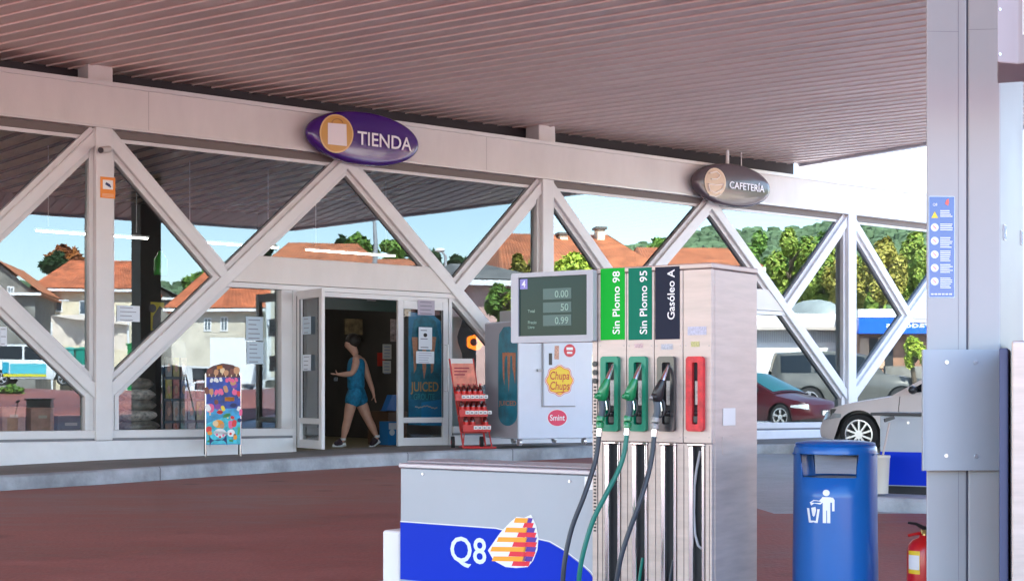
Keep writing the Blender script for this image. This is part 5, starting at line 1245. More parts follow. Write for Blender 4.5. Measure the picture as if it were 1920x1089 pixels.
V = [(pp(667, 737), .105),           # 0 pelvis
     (pp(667, 716), .095), (pp(667, 695), .105), (pp(669, 676), .11), (pp(668, 665), .055), (pp(662, 655), .052),   # 1..5 spine neck
     (pp(657, 646), .085), (pp(655, 636), .075),                                                            # 6,7 head
     (pp(671, 673, -.16), .05), (pp(668, 688, -.19), .044), (pp(664, 700, -.20), .036), (pp(650, 702, -.2), .033), (pp(640, 702, -.19), .025), (pp(635, 702, -.18), .03),  # 8-13 near arm bent
     (pp(676, 673, .16), .05), (pp(683, 690, .17), .042), (pp(689, 709, .17), .036), (pp(695, 725, .16), .030), (pp(698, 735, .16), .023), (pp(700, 743, .16), .03), # 14-19 far arm hanging back
     (pp(662, 747, -.08), .088), (pp(657, 766, -.08), .068), (pp(653, 786, -.07), .052), (pp(649, 802, -.07), .050), (pp(645, 820, -.07), .034), (pp(642, 828, -.07), .034), (pp(631, 832, -.08), .03), # 20-26 front leg
     (pp(673, 747, .08), .090), (pp(681, 766, .08), .070), (pp(689, 785, .08), .053), (pp(697, 800, .08), .050), (pp(704, 816, .08), .034), (pp(706, 823, .08), .034), (pp(697, 833, .07), .03)]  # 27-33 rear leg
E = [(0, 1), (1, 2), (2, 3), (3, 4), (4, 5), (5, 6), (6, 7), (3, 8), (8, 9), (9, 10), (10, 11), (11, 12), (12, 13), (3, 14), (14, 15), (15, 16), (16, 17), (17, 18), (18, 19),
     (0, 20), (20, 21), (21, 22), (22, 23), (23, 24), (24, 25), (25, 26), (0, 27), (27, 28), (28, 29), (29, 30), (30, 31), (31, 32), (32, 33)]
V = [(p, (r*1.15, r*1.3) if i < 4 else r*(.8 if i in (25, 26, 32, 33) else 1.12 if i in (24, 31) else 1.22 if i in (6, 7) else 1.32)) for i, (p, r) in enumerate(V)]
# fingers: short chains rooted in the palms
def hand(palm, dirs, L):
    for d, l in dirs:
        p0 = V[palm][0]; k0 = len(V); d = Vector(d).normalized(); u = Vector(p0)
        V.append((tuple(u+d*.025), .010)); V.append((tuple(u+d*(.025+l*.5)), .009)); bend = Vector((0, 0, -.25)); d2 = (d+bend*.6).normalized(); V.append((tuple(u+d*(.025+l*.5)+d2*l*.5), .008))
        E.extend([(palm, k0), (k0, k0+1), (k0+1, k0+2)])
hand(13, [((-1, -.35, .15), .07), ((-1, -.1, .2), .08), ((-1, .15, .15), .075), ((-1, .4, .05), .06), ((-.3, -.5, .9), .055)], 0)
hand(19, [((.25, -.35, -1), .07), ((.3, -.1, -1), .08), ((.3, .15, -1), .075), ((.25, .4, -1), .06), ((-.6, -.3, -.8), .055)], 0)
body_ = skin('body', V, E, skm, per)
# face
mb = MB(PF); hx_, hy_, hz_ = pp(652, 646); mb.ball(hx_-.034, 0, hz_-.01, .018, .014, .022); mb.ball(hx_-.028, 0, hz_-.042, .012, .025, .007); mb.ball(hx_+.03, -.085, hz_, .018, .012, .03); mb.build('face_features', skm, body_, smooth=True)
mb = MB(PF)
for s_ in (-1, 1): mb.ball(hx_-.022, s_*.033, hz_+.015, .010, .010, .006)
mb.build('eyes', M['black'], body_)
hairm = mat('dark_hair', (.018, .012, .01), .6, 0, .3, 40)
mb = MB(PF); hx_, _, hz_ = pp(659, 641); mb.ball(hx_+.02, 0, hz_+.02, .118, .105, .118, 16, 12, .02); a_, _, c_ = pp(670, 638); mb.ball(a_+.01, 0, c_, .05, .05, .05); mb.build('hair', hairm, per, smooth=True)
blue_c = mat('playsuit_blue', (.01, .19, .36), .75, 0, .4, 18, .9, 16)
VT = [(pp(667.5, 735), .128), (pp(667.5, 718), .122), (pp(667, 706), .125), (pp(667, 692), .132), (pp(669, 678), .125), (pp(671, 669), .085)]
VT = [(p, (r*1.18, r*1.48)) for p, r in VT]
skin('top', VT, [(0, 1), (1, 2), (2, 3), (3, 4), (4, 5)], blue_c, per)
VS = [(pp(667.5, 717), .13), (pp(667.5, 738), .155), (pp(663, 746, -.07), .125), (pp(659.5, 764, -.08), .118), (pp(672, 746, .07), .125), (pp(679, 763, .08), .118)]
VS = [(p, r*1.16) for p, r in VS]
skin('shorts', VS, [(0, 1), (1, 2), (2, 3), (1, 4), (4, 5)], blue_c, per)
mb = MB(PF); a_, _, c_ = pp(667.5, 722.5); mb.lathe(a_, 0, [(.122, c_-.012), (.130, c_), (.122, c_+.012)], 24, 1.2); mb.build('waistband', mat('belt_blue', (.006, .12, .25), .7), per, smooth=True)
shm = mat('trainer_dark', (.035, .018, .03), .6); 
for (hp_, tp_, b_) in ((((644, 829)), (628, 832), -.07), ((706, 824), (694, 835), .08)):
    h_ = Vector(pp(*hp_, b_)); t_ = Vector(pp(*tp_, b_)); d_ = (t_-h_)
    VV = [(tuple(h_+Vector((0, 0, .02))), .062), (tuple(h_+d_*.35+Vector((0, 0, .012))), .064), (tuple(h_+d_*.75+Vector((0, 0, .0))), .052), (tuple(h_+d_*1.08), .028)]
    s1_ = skin('shoe', VV, [(0, 1), (1, 2), (2, 3)], shm, per)
    mb = MB(PF); mb.tube([tuple(h_+Vector((.03, 0, -.03))-d_*.12), tuple(h_+d_*.5+Vector((0, 0, -.032))), tuple(h_+d_*1.2+Vector((0, 0, -.022)))], [.030, .036, .026], 10); mb.build('sole', M['wht'], s1_, smooth=True)
    mb = MB(PF); q0 = h_+Vector((0, 0, .05)); mb.lathe(q0.x, q0.y, [(.040, q0.z-.015), (.043, q0.z+.02)], 14); mb.build('sock', M['wht'], per, smooth=True)
mb = MB(PF); a_, b__, c_ = pp(632, 707, -.2); mb.box(a_-.03, a_+.03, b__-.02, b__+.02, c_-.06, c_+.0); tag(mb.build('phone', M['black'], bevel=.004), 'small dark phone held in the hand of the person in the doorway', 'phone')
# ---------------------------------------------------------------- cars
M['cglass'] = mat('car_glass', (.008, .012, .016), .08, 0, spec=.4)
M['tglass'] = mat('teal_car_glass', (.01, .10, .11), .08, 0, spec=.8)
M['lampglass'] = mat('headlamp_glass', (.55, .60, .62), .1, .3)
def interp(P, x):
    if x <= P[0][0]: return P[0][1]
    for (x0, z0), (x1, z1) in zip(P, P[1:]):
        if x <= x1: t = (x-x0)/(x1-x0) if x1 > x0 else 0; return z0+(z1-z0)*t
    return P[-1][1]
def sinterp(P, x):
    return (interp(P, x-.05)+2*interp(P, x)+interp(P, x+.05)+interp(P, x-.10)+interp(P, x+.10))/6
def revolve(mb, a, b, c, prof, n=28):            # about the b axis
    P = [(a+r*math.cos(2*math.pi*k/n), b+bb, c+r*math.sin(2*math.pi*k/n)) for r, bb in prof for k in range(n)]
    mb.add(P, [(i*n+k, i*n+(k+1) % n, (i+1)*n+(k+1) % n, (i+1)*n+k) for i in range(len(prof)-1) for k in range(n)])
def wheel(fr, a, b, z, r, side, parent, spokes=5, wide=.2):
    """side -1: outer face towards -b"""
    s = side; mb = MB(fr)
    revolve(mb, a, b, z, [(r*.66, s*0.0), (r*.93, s*.0), (r, -s*.03), (r, -s*(wide-.03)), (r*.93, -s*wide), (r*.6, -s*wide)]); wh = mb.build('wheel', M['tyre'], parent, smooth=40)
    mb = MB(fr); revolve(mb, a, b, z, [(r*.70, s*.004), (r*.64, s*.006), (r*.60, -s*.05), (r*.60, -s*.12)])
    for k in range(spokes):
        t = 2*math.pi*k/spokes+.3
        for dt in ((-.11, .11) if spokes < 8 else (0,)):
            p = (a+r*.16*math.cos(t), z+r*.16*math.sin(t)); q = (a+r*.64*math.cos(t+dt), z+r*.64*math.sin(t+dt))
            mb.bar(p, q, r*.085, b+s*.001-.0, b-s*.03)
    mb.disc(a, b+s*.004, z, r*.2, n=16, b1=b-s*.03)
    mb.build('rim', M['alloy'], wh, smooth=30)
    mb = MB(fr); mb.disc(a, b-s*.10, z, r*.64, n=24); mb.build('brake_disc', mat('brake_shadow', (.03, .03, .032), .5), wh)
def car(fr, name, label, cat, paint, L, Wd, belt, roof, wx, r, sill=.24, nose=-1, side_glass=None, gl='cglass', spokes=5, group=None, tumble=.78, corner=.45, roofmat=None, lamps=True, split=None):
    """a runs from the nose (0) to the tail (L); near side at b=0"""
    bm_ = Wd/2; root = thing(name, fr.p(L/2, bm_, 0), label, cat, group)
    def plan(x):
        d = min(x, L-x); k = 1-.30*max(0, 1-d/corner)**2.0; return k
    NX = 72; NZ = 9; xs_ = [L*i/NX for i in range(NX+1)]
    def bot(x):
        z = sill+.05*max(0, 1-x/.5)+.06*max(0, 1-(L-x)/.5)
        for w_ in wx:
            d = abs(x-w_); R_ = r*1.14
            if d < R_: z = max(z, r*1.0+math.sqrt(R_*R_-d*d))
        return z
    def yy(x, z):
        zt = sinterp(belt, x); f = max(0, min(1, (z-sill)/(zt-sill)))
        base = .955+.045*math.sin(math.pi*min(1, f*1.15+.12))-.05*max(0, f-.75)/.25
        for w_ in wx:
            d = math.hypot(x-w_, z-r); base += .012*math.exp(-((d-r*1.2)/.09)**2)
        return bm_*plan(x)*base
    def xsh(x, z):
        zt = sinterp(belt, x); f = max(0, min(1, (z-sill)/(max(zt, .5)-sill)))
        e = max(0, 1-x/.35); g = max(0, 1-(L-x)/.35); return x+.14*e*e*abs(f-.35)**1.5-.12*g*g*abs(f-.4)**1.5
    B = MB(fr)
    for s in (-1, 1):
        P = []
        for x in xs_:
            zb, zt = bot(x), sinterp(belt, x)
            for j in range(NZ+1):
                z = zb+(zt-zb)*j/NZ; P.append((xsh(x, z), bm_+s*yy(x, z), z))
        B.add(P, [(i*(NZ+1)+j, (i+1)*(NZ+1)+j, (i+1)*(NZ+1)+j+1, i*(NZ+1)+j+1) for i in range(NX) for j in range(NZ)])
    NY = 8; P = []
    for x in xs_:
        zt = sinterp(belt, x)
        for j in range(NY+1):
            t = -1+2*j/NY; P.append((xsh(x, zt), bm_+t*yy(x, zt), zt+.055*(1-t*t)*min(1, x/.4, (L-x)/.4)))
    B.add(P, [(i*(NY+1)+j, (i+1)*(NY+1)+j, (i+1)*(NY+1)+j+1, i*(NY+1)+j+1) for i in range(NX) for j in range(NY)])
    for x in (0, L):
        P = []
        for j in range(NZ+1):
            z = bot(x)+(sinterp(belt, x)-bot(x))*j/NZ
            for k in range(NY+1): t = -1+2*k/NY; P.append((xsh(x, z)+(-.10 if x == 0 else .08)*(1-t*t), bm_+t*yy(x, z), z))
        B.add(P, [(j*(NY+1)+k, j*(NY+1)+k+1, (j+1)*(NY+1)+k+1, (j+1)*(NY+1)+k) for j in range(NZ) for k in range(NY)])
    g0, g1 = roof[0][0], roof[-1][0]; NG = 40; gx = [g0+(g1-g0)*i/NG for i in range(NG+1)]
    zmax = max(z for x, z in roof)
    def gy(x, z, off=0): zt = sinterp(belt, x); f = (z-zt)/max(.1, zmax-zt); return yy(x, zt)*(.95-(.95-tumble)*f)+off
    R_ = MB(fr)
    for s in (-1, 1):
        P = []
        for x in gx:
            zb, zt = sinterp(belt, x)-.02, max(sinterp(belt, x), interp(roof, x))
            for j in range(6): z = zb+(zt-zb)*j/5; P.append((x, bm_+s*gy(x, z), z))
        R_.add(P, [(i*6+j, (i+1)*6+j, (i+1)*6+j+1, i*6+j+1) for i in range(NG) for j in range(5)])
    P = []
    for x in gx:
        zt = max(sinterp(belt, x), interp(roof, x))
        for j in range(NY+1): t = -1+2*j/NY; P.append((x, bm_+t*gy(x, zt), zt+.05*(1-t*t)))
    R_.add(P, [(i*(NY+1)+j, (i+1)*(NY+1)+j, (i+1)*(NY+1)+j+1, i*(NY+1)+j+1) for i in range(NG) for j in range(NY)])
    body = B.build('body', paint, root, smooth=50, weld=True)
    rf = R_.build('cabin', roofmat or paint, root, smooth=50, weld=True)
    # glass
    for s in (-1, 1):
        for (w0, w1) in (side_glass or []):
            g = MB(fr); P = []; n = 14
            for i in range(n+1):
                x = w0+(w1-w0)*i/n; zb = sinterp(belt, x)+.035; zt = max(zb+.005, interp(roof, x)-.07)
                for j in range(4): z = zb+(zt-zb)*j/3; P.append((x, bm_+s*(gy(x, z)+.006), z))
            g.add(P, [(i*4+j, (i+1)*4+j, (i+1)*4+j+1, i*4+j+1) for i in range(n) for j in range(3)]); g.build('side_window', M[gl], rf, smooth=True)
    def scr(x0, x1, nm):
        g = MB(fr); P = []; n = 8
        for i in range(n+1):
            x = x0+(x1-x0)*i/n; zt = interp(roof, x)
            dx = interp(roof, x+.01)-interp(roof, x-.01); nx, nz = -dx/.02, 1; l = math.hypot(nx, nz); nx /= l; nz /= l
            for j in range(NY+1): t = -.9+1.8*j/NY; P.append((x+nx*.012, bm_+t*gy(x, zt), zt+.05*(1-t*t)+nz*.012))
        g.add(P, [(i*(NY+1)+j, (i+1)*(NY+1)+j, (i+1)*(NY+1)+j+1, i*(NY+1)+j+1) for i in range(n) for j in range(NY)]); g.build(nm, M[gl], rf, smooth=True)
    scr(roof[0][0]+.06, roof[1][0]-.03, 'windscreen'); scr(roof[-2][0]+.03, roof[-1][0]-.06, 'rear_window')
    # underside and wells
    mb = MB(fr); mb.box(.25, L-.25, .12, Wd-.12, sill-.02, sinterp(belt, L/2)-.25); mb.build('underbody', M['black'], root)
    for w_ in wx:
        wheel(fr, w_, .03, r, r, -1, root, spokes); wheel(fr, w_, Wd-.03, r, r, 1, root, spokes)
    if lamps:
        for s in (-1, 1):
            g = MB(fr); zt = sinterp(belt, .3); P = []; n = 8
            for i in range(n+1):
                x = .05+.42*i/n
                for j in range(3):
                    z = zt-.20+.05*i/n+(.13-.08*i/n)*j/2; P.append((xsh(x, z)-.004, bm_+s*(yy(x, z)+.008), z))
            g.add(P, [(i*3+j, (i+1)*3+j, (i+1)*3+j+1, i*3+j+1) for i in range(n) for j in range(2)]); g.build('headlight', M['lampglass'], root, smooth=True)
        g = MB(fr); P = []
        for j in range(3):
            z = sinterp(belt, .1)-.26+.11*j/2
            for k in range(9): t = (-1+2*k/8)*.55; P.append((xsh(0, z)-.10*(1-t*t)-.008, bm_+t*yy(0, z), z))
        g.add(P, [(j*9+k, j*9+k+1, (j+1)*9+k+1, (j+1)*9+k) for j in range(2) for k in range(8)]); g.build('grille', M['black'], root, smooth=True)
        g = MB(fr); g.box(xsh(0, .5)-.125, xsh(0, .5)-.11, bm_-.26, bm_+.26, sill+.14, sill+.25); g.build('number_plate', M['wht'], root)
    for x in [(roof[0][0]+.18), (roof[0][0]+1.2)]:      # door seams
        if side_glass and x < wx[1]-r*1.2:
            for s in (-1, 1):
                g = MB(fr); P = []
                for j in range(9):
                    z = sill+.02+(sinterp(belt, x)-sill-.03)*j/8
                    for dx in (-.005, .005): P.append((x+dx, bm_+s*(yy(x, z)+.0025), z))
                g.add(P, [(j*2, j*2+1, j*2+3, j*2+2) for j in range(8)]); g.build('door_seam', M['dark'], body)
    for s in (-1, 1):
        x = roof[0][0]+.42; z = sinterp(belt, x)+.07; g = MB(fr); g.ball(x, bm_+s*(yy(x, z-.1)+.09), z, .06, .10, .065, 12, 8); g.build('mirror', M['black'], root, smooth=True)
        x = roof[0][0]+1.05; z = sinterp(belt, x)-.12; g = MB(fr); g.box(x-.08, x+.08, bm_+s*(yy(x, z)+.03)-.01, bm_+s*(yy(x, z)+.03)+.01, z-.012, z+.012); g.build('door_handle', paint, root)
    return root, body
silver_beige = mat('pearl_beige_paint', (.74, .68, .67), .42, .0, .02, 3, coat=.2)
_w = at(1604, HY, 23.6)
BT = math.radians(-37)
BW = Fr((_w.x-math.cos(BT)*.72, _w.y-math.sin(BT)*.72, 0), BT)
saloon_belt = [(0, .62), (.15, .70), (.5, .78), (1.0, .86), (1.5, .93), (2.4, .96), (3.6, 1.0), (4.1, 1.04), (4.6, .98), (4.7, .9)]
saloon_roof = [(1.22, .90), (2.0, 1.33), (2.6, 1.40), (3.2, 1.37), (3.55, 1.28), (4.2, 1.03)]
car(BW, 'parked_car', 'pearl beige coupe with many-spoked alloy wheels behind the blue bin', 'car', silver_beige, 4.7, 1.82, saloon_belt, saloon_roof, (.76, 3.55), .325, .22, side_glass=[(1.62, 2.72), (2.78, 3.75)], spokes=10, corner=.62)
# ---------------------------------------------------------------- what stands across the road, seen in the glass
_q = lambda px, D, th, z=None: MF(px, D, th, z)
RF = MF(1421-40, 36.5, 8, 0.0)
red_p = mat('dark_red_paint', (.055, .003, .007), .3, .0, .05, 2, coat=.4)
RFr = Fr(RF.o, RF.th, 0, True)
def flipx(fr, L):                                 # frame whose a axis runs to the left in the picture: nose at the right end
    g = Fr(fr.o+fr.ex*L, fr.th, 0, fr.mir); g.ex = -fr.ex; g.hit = None; return g
rc = MF(1250, 40.6, -45, 0.0)
car(flipx(rc, 4.35), 'parked_car', 'dark red hatchback with teal windows, lowest in the glass right of the pump', 'car', red_p, 4.35, 1.7,
    [(0, .60), (.2, .68), (.6, .76), (1.3, .90), (2.4, .93), (3.8, .98), (4.35, .9)], [(1.05, .88), (2.1, 1.36), (2.7, 1.42), (3.5, 1.38), (3.9, 1.25), (4.2, .98)], (.78, 3.35), .31, .22, side_glass=[(1.55, 2.6), (2.7, 3.6)], gl='tglass', corner=.5)
sv = MF(1446, 46.5, -5, 0.25)
grey_p = mat('champagne_paint', (.085, .085, .075), .35, .1, .04, 2, coat=.8)
car(flipx(sv, 4.75), 'parked_suv', 'champagne off-road wagon parked behind the dark red hatchback, seen in the glass', 'car', grey_p, 4.75, 1.85,
    [(0, .85), (.15, 1.0), (.6, 1.08), (1.4, 1.16), (3.0, 1.18), (4.7, 1.2), (4.75, 1.1)], [(1.35, 1.15), (1.85, 1.72), (2.3, 1.82), (3.6, 1.84), (4.55, 1.80), (4.72, 1.25)], (.9, 3.6), .39, .38, side_glass=[(1.95, 2.65), (2.75, 3.45), (3.55, 4.45)], corner=.4, tumble=.84)
vn = MF(-40, 70, 4)
van_p = mat('van_white', (.72, .74, .75), .35, 0, .03, 2, coat=.5)
vr, vb = car(flipx(vn, 4.6), 'parked_van', 'white van with turquoise and yellow side panels, seen at the left edge of the glass', 'van', van_p, 4.6, 1.8,
    [(0, .8), (.15, .95), (.6, 1.05), (1.2, 1.12), (3.0, 1.15), (4.55, 1.15), (4.6, 1.0)], [(1.1, 1.1), (1.75, 1.75), (2.2, 1.85), (3.4, 1.86), (4.4, 1.84), (4.55, 1.2)], (.85, 3.6), .33, .3, side_glass=[(1.7, 2.6), (2.7, 4.3)], corner=.35, tumble=.88)
fv = flipx(vn, 4.6)
for (x0, x1, z0, z1, nm, c_) in ((1.6, 3.2, .52, .98, 'turquoise_panel', (.08, .50, .58)), (3.25, 3.55, .55, 1.05, 'deep_turquoise_panel', (.01, .34, .48)), (1.6, 3.5, .40, .515, 'yellow_stripe', (.65, .60, .03))):
    g = MB(fv); g.box(x0, x1, -.035, -.02, z0, z1); g.build(nm, mat(nm, c_, .4), vb)
cm = MF(352, 78, 62); fc_ = flipx(cm, 5.0)
cam_p = mat('camper_white', (.76, .77, .78), .4, 0, .03, 2)
car(fc_, 'camper_van', 'white high-roofed camper van in front of the house with the chimney, seen in the glass', 'van', cam_p, 5.6, 2.0,
    [(0, .8), (.15, 1.0), (.6, 1.1), (1.1, 1.25), (3.0, 1.3), (5.5, 1.3), (5.6, 1.1)], [(1.0, 1.25), (1.45, 1.8), (1.7, 2.15), (2.3, 2.3), (5.0, 2.3), (5.5, 1.5)], (.9, 4.2), .34, .35, side_glass=[(1.5, 2.4), (3.0, 4.4)], corner=.3, tumble=.88)
dkp = mat('dark_car_paint', (.05, .055, .07), .25, .3, 0, 1, coat=.8); wp = mat('white_car_paint', (.6, .62, .64), .3, .1, 0, 1, coat=.8)
for px, D, nm, p_ in ((338, 68, 'white compact car below the camper van, seen in the glass', wp), (468, 62, 'silver white car near the door edge of the glass', wp), (398, 72, 'dark car between the two pale cars, seen in the glass', dkp), (300, 74, 'blue car furthest left of the parked row beside the first post', mat('blue_car_paint', (.03, .08, .2), .3, .1, 0, 1, coat=.6))):
    f_ = MF(px, D, 3); car(flipx(f_, 4.2), 'parked_car', nm, 'car', p_, 4.2, 1.7, [(0, .60), (.2, .68), (.6, .76), (1.3, .90), (2.4, .93), (3.8, .98), (4.2, .9)],
        [(1.2, .90), (2.0, 1.36), (2.6, 1.42), (3.5, 1.38), (3.8, 1.25), (4.1, .98)], (.78, 3.3), .31, .22, side_glass=[(1.75, 2.5), (2.6, 3.6)], corner=.5)
# ---------------------------------------------------------------- houses
M['tile'] = mat('clay_tiles', (.48, .14, .06), .75, 0, .35, 1.3, .3, 12); M['tile_o'] = mat('orange_clay_tiles', (.46, .165, .075), .75, 0, .30, 1.6, .3, 12)
M['tile_g'] = mat('grey_slates', (.16, .16, .15), .7, 0, .3, 1.5); M['cream'] = mat('cream_render', (.80, .70, .52), .8, 0, .10, .8)
M['stone'] = mat('grey_stone_wall', (.22, .21, .19), .85, 0, .35, 1.5, .5, 5); M['pink'] = mat('pink_render', (.60, .38, .34), .8, 0, .12, 1)
M['beige'] = mat('beige_render', (.66, .60, .50), .8, 0, .15, 1); M['wgl'] = mat('house_window_glass', (.10, .14, .18), .1, spec=.8)
def rquad(mb, P0, P1, P2, P3, n=0, amp=.05):
    P0, P1, P2, P3 = map(Vector, (P0, P1, P2, P3))
    if not n: mb.add([tuple(p) for p in (P0, P1, P2, P3)], [(0, 1, 2, 3)]); return
    P = []; k = 2*n+1
    for i in range(k):
        t = i/(k-1); u = Vector((0, 0, amp if i % 2 else 0)); P += [tuple(P0.lerp(P1, t)+u), tuple(P3.lerp(P2, t)+u)]
    mb.add(P, [(2*i, 2*i+2, 2*i+3, 2*i+1) for i in range(k-1)])
def house(px0, px1, D, th, y_eave, y_ridge, depth, label, wall, tile, kind='hip', wins=(), chim=(), n=30, over=.4, hipin=.3, name='house', cat='house'):
    fr = MF(px0, D, th); a1 = fr.hit(px1, y_eave)[0]; ze = fr.hit((px0+px1)/2, y_eave)[1]; fm = fr
    zr = fr.hit((px0+px1)/2, y_ridge, depth/2)[1]
    h = thing(name, fr.p(a1/2, depth/2, 0), label, cat)
    mb = MB(fr); mb.box(0, a1, 0, depth, -.6, ze-.02); wl = mb.build('wall', wall, h)
    mb = MB(fr); o = over; hi = a1*hipin if kind == 'hip' else 0
    A, B, C_, D_ = (-o, -o, ze), (a1+o, -o, ze), (a1+o, depth+o, ze), (-o, depth+o, ze)
    if kind in ('hip', 'gable'):
        r0, r1 = (-o+hi, depth/2, zr), (a1+o-hi, depth/2, zr)
        rquad(mb, A, B, r1, r0, n); rquad(mb, C_, D_, r0, r1, n)
        if kind == 'hip': rquad(mb, D_, A, r0, r0, n//2); rquad(mb, B, C_, r1, r1, n//2)
        else:
            g = MB(fr); g.add([(0, 0, ze-.03), (0, depth, ze-.03), (0, depth/2, zr-.1)], [(0, 1, 2)]); g.add([(a1, 0, ze-.03), (a1, depth, ze-.03), (a1, depth/2, zr-.1)], [(0, 1, 2)]); g.build('gable_wall', wall, h)
    else:                                           # gable faces us: ridge runs away
        am = a1/2; q0, q1 = (am, -o, zr), (am, depth+o, zr)
        rquad(mb, D_, A, q0, q1, n); rquad(mb, B, C_, q1, q0, n)
        g = MB(fr); g.add([(0, -.01, ze-.03), (a1, -.01, ze-.03), (am, -.01, zr-.12)], [(0, 1, 2)]); g.build('gable_wall', wall, h)
    mb.box(-o, a1+o, -o, depth+o, ze-.16, ze-.03)
    rf = mb.build('roof', tile, h)
    mb = MB(fr)
    mb.box(-o-.01, a1+o+.01, -o-.1, -o-.01, ze-.2, ze-.04); mb.build('gutter', M['wht'], rf)
    for (x0, x1, y0, y1) in wins:
        w0, c1 = fr.hit(x0, y0); w1, c0 = fr.hit(x1, y1)
        mb = MB(fr); mb.box(w0, w1, -.05, .02, c0, c1); wn = mb.build('window', M['wht'], wl)
        mb = MB(fr); mm = (w0+w1)/2
        for p, q in ((w0+.07, mm-.03), (mm+.03, w1-.07)): mb.box(p, q, -.06, -.045, c0+.08, c1-.08)
        mb.build('pane', M['wgl'], wn)
    for (x0, x1, y0, y1) in chim:
        w0, c1 = fr.hit(x0, y0, depth/2-.6); w1, c0 = fr.hit(x1, y1, depth/2-.6)
        mb = MB(fr); mb.box(w0, w1, depth/2-1.0, depth/2-.4, c0-.6, c1-.12); ch = mb.build('chimney', M['cream'], rf)
        mb = MB(fr); mb.box(w0-.08, w1+.08, depth/2-1.08, depth/2-.32, c1-.1, c1); mb.build('chimney_cap', mat('cap_dark', (.12, .11, .10), .7), ch)
    return h, fr, wl
house(-70, 66, 88, 8, 548, 498, 8, 'grey stone house with a dark gable at the left edge of the glass', M['stone'], M['tile_o'], 'front', [(14, 27, 537, 562)], n=16)
hh_, fr_h, wl_h = house(68, 262, 96, 5, 541, 489, 9, 'cream house with an orange hipped roof and loggia, behind the beige awning', M['cream'], M['tile'], 'hip', [(94, 118, 565, 585), (148, 172, 563, 590)], n=34, hipin=.26)
a0, c1 = fr_h.hit(74, 548, -.06); a1, c0 = fr_h.hit(120, 592, -.06)
mb = MB(fr_h); mb.box(a0, a1, -.055, -.052, c0, c1) ; 
mb = MB(fr_h); mb.box(a0, a0+.12, -1.2, -1.08, c0-1.2, c1); mb.box(a0, a1+.5, -1.2, -.06, c0-.12, c0); mb.box(a0, a1+.5, -1.21, -1.15, c0+.85, c0+.93); mb.build('balcony', M['wht'], hh_)
house(225, 330, 104, 10, 556, 530, 7, 'low grey house with a brown roof right of the cream house', M['stone'], M['tile_g'], 'front', n=10)
house(322, 540, 86, 8, 578, 505, 8, 'single-storey house with rusty tiled roof, white eaves and a white chimney, behind the camper van', M['beige'], M['tile'], 'hip', [(383, 397, 596, 622), (413, 427, 594, 622)], [(362, 374, 527, 552)], n=30, hipin=.34)
house(508, 700, 78, 6, 496, 457, 9, 'broad orange roof showing above the door lintel', M['beige'], M['tile_o'], 'hip', n=30, hipin=.22)
house(700, 775, 70, 6, 500, 486, 7, 'small orange roof right of the street lamp', M['beige'], M['tile_o'], 'hip', n=12)
house(888, 1010, 46, 18, 525, 497, 8, 'low pink house with grey slate roof beside the display', M['pink'], M['tile_g'], 'hip', n=0, hipin=.4)
house(955, 1232, 58, 10, 512, 441, 12, 'large house under a steep ridged clay roof with two cream chimneys', M['cream'], M['tile_o'], 'hip', [(1075, 1090, 520, 545)], [(1047, 1061, 437, 470), (1117, 1130, 427, 462)], n=46, hipin=.16)
house(1222, 1412, 64, 6, 500, 466, 8, 'long low house with an orange tiled roof above the fuel pump', M['beige'], M['tile_o'], 'hip', n=40, hipin=.12)
# chimney detail, white workshop, car wash
def box_building(name, label, px0, px1, D, th, y0, y1, depth, m, z=0.0):
    fr = MF(px0, D, th, z); a1 = fr.hit(px1, y1)[0]; c1 = fr.hit(px0, y0)[1]
    t = thing(name, fr.p(a1/2, depth/2, 0), label, 'building'); mb = MB(fr); mb.box(0, a1, 0, depth, -.5, c1); w_ = mb.build('wall', m, t, bevel=.05); return t, fr, w_, a1, c1
t, fr, w_, a1, c1 = box_building('workshop', 'low white workshop with a ribbed shutter band and grey dome, behind the wagon', 1395, 1608, 56, 4, 587, 720, 10, mat('bright_white_render', (.80, .80, .80), .7, 0, .04, .6))
z1, z0 = fr.hit(1440, 620)[1], fr.hit(1440, 642)[1]
mb = MB(fr); n = 50
for k in range(n): mb.box(a1*k/n+.02, a1*(k+1)/n-.03, -.06, -.01, z0, z1)
mb.build('shutter', mat('ribbed_grey', (.52, .52, .54), .5), t)
mb = MB(fr); mb.box(-.1, a1+.1, -.5, .0, z1+.02, z1+.14); mb.build('ledge', mat('ledge_brown', (.5, .44, .40), .6), t)
a_, c_ = fr.hit(1535, 587, 3); aa = fr.hit(1485, 587, 3)[0]; mb = MB(fr); mb.ball(a_, 4, c1-.1, a_-aa, 3, fr.hit(1535, 562, 4)[1]-c1+.1, 24, 10); mb.build('dome', mat('dome_grey', (.30, .34, .33), .5, 0, .2, 1.5), t, smooth=True)
t, fr, w_, a1, c1 = box_building('car_wash', 'car wash with a bright blue lettered fascia, seen reversed in the glass', 1609, 1860, 52, -2, 584, 700, 7, mat('brick_brown', (.30, .16, .10), .8, 0, .3, 2))
z1, z0 = fr.hit(1650, 597)[1], fr.hit(1650, 626)[1]
mb = MB(fr); mb.box(-.1, a1, -.55, -.001, z1+.02, c1+.06); mb.build('roof_edge', M['wht'], t)
mb = MB(fr); mb.box(-.1, a1, -.6, -.002, z0, z1); fs_b = mb.build('fascia', mat('fascia_blue', (.004, .12, .72), .4, coat=.3), t)
x0 = fr.hit(1655, 616)[0]; zz = fr.hit(1655, 615)[1]; hgt = fr.hit(1655, 604)[1]-zz
mb = MB(fr); sz = hgt/.73; wdx = glyphs('Lavadores')[2]
xe = fr.hit(1762, 616)[0]; vs_, fs_, wd_ = glyphs('Lavadores')
mb.add([(xe-(xe-x0)*x/wd_, -.606, zz+y*sz) for x, y in vs_], fs_); decal(mb, 'lettering', M['wht'], fs_b)
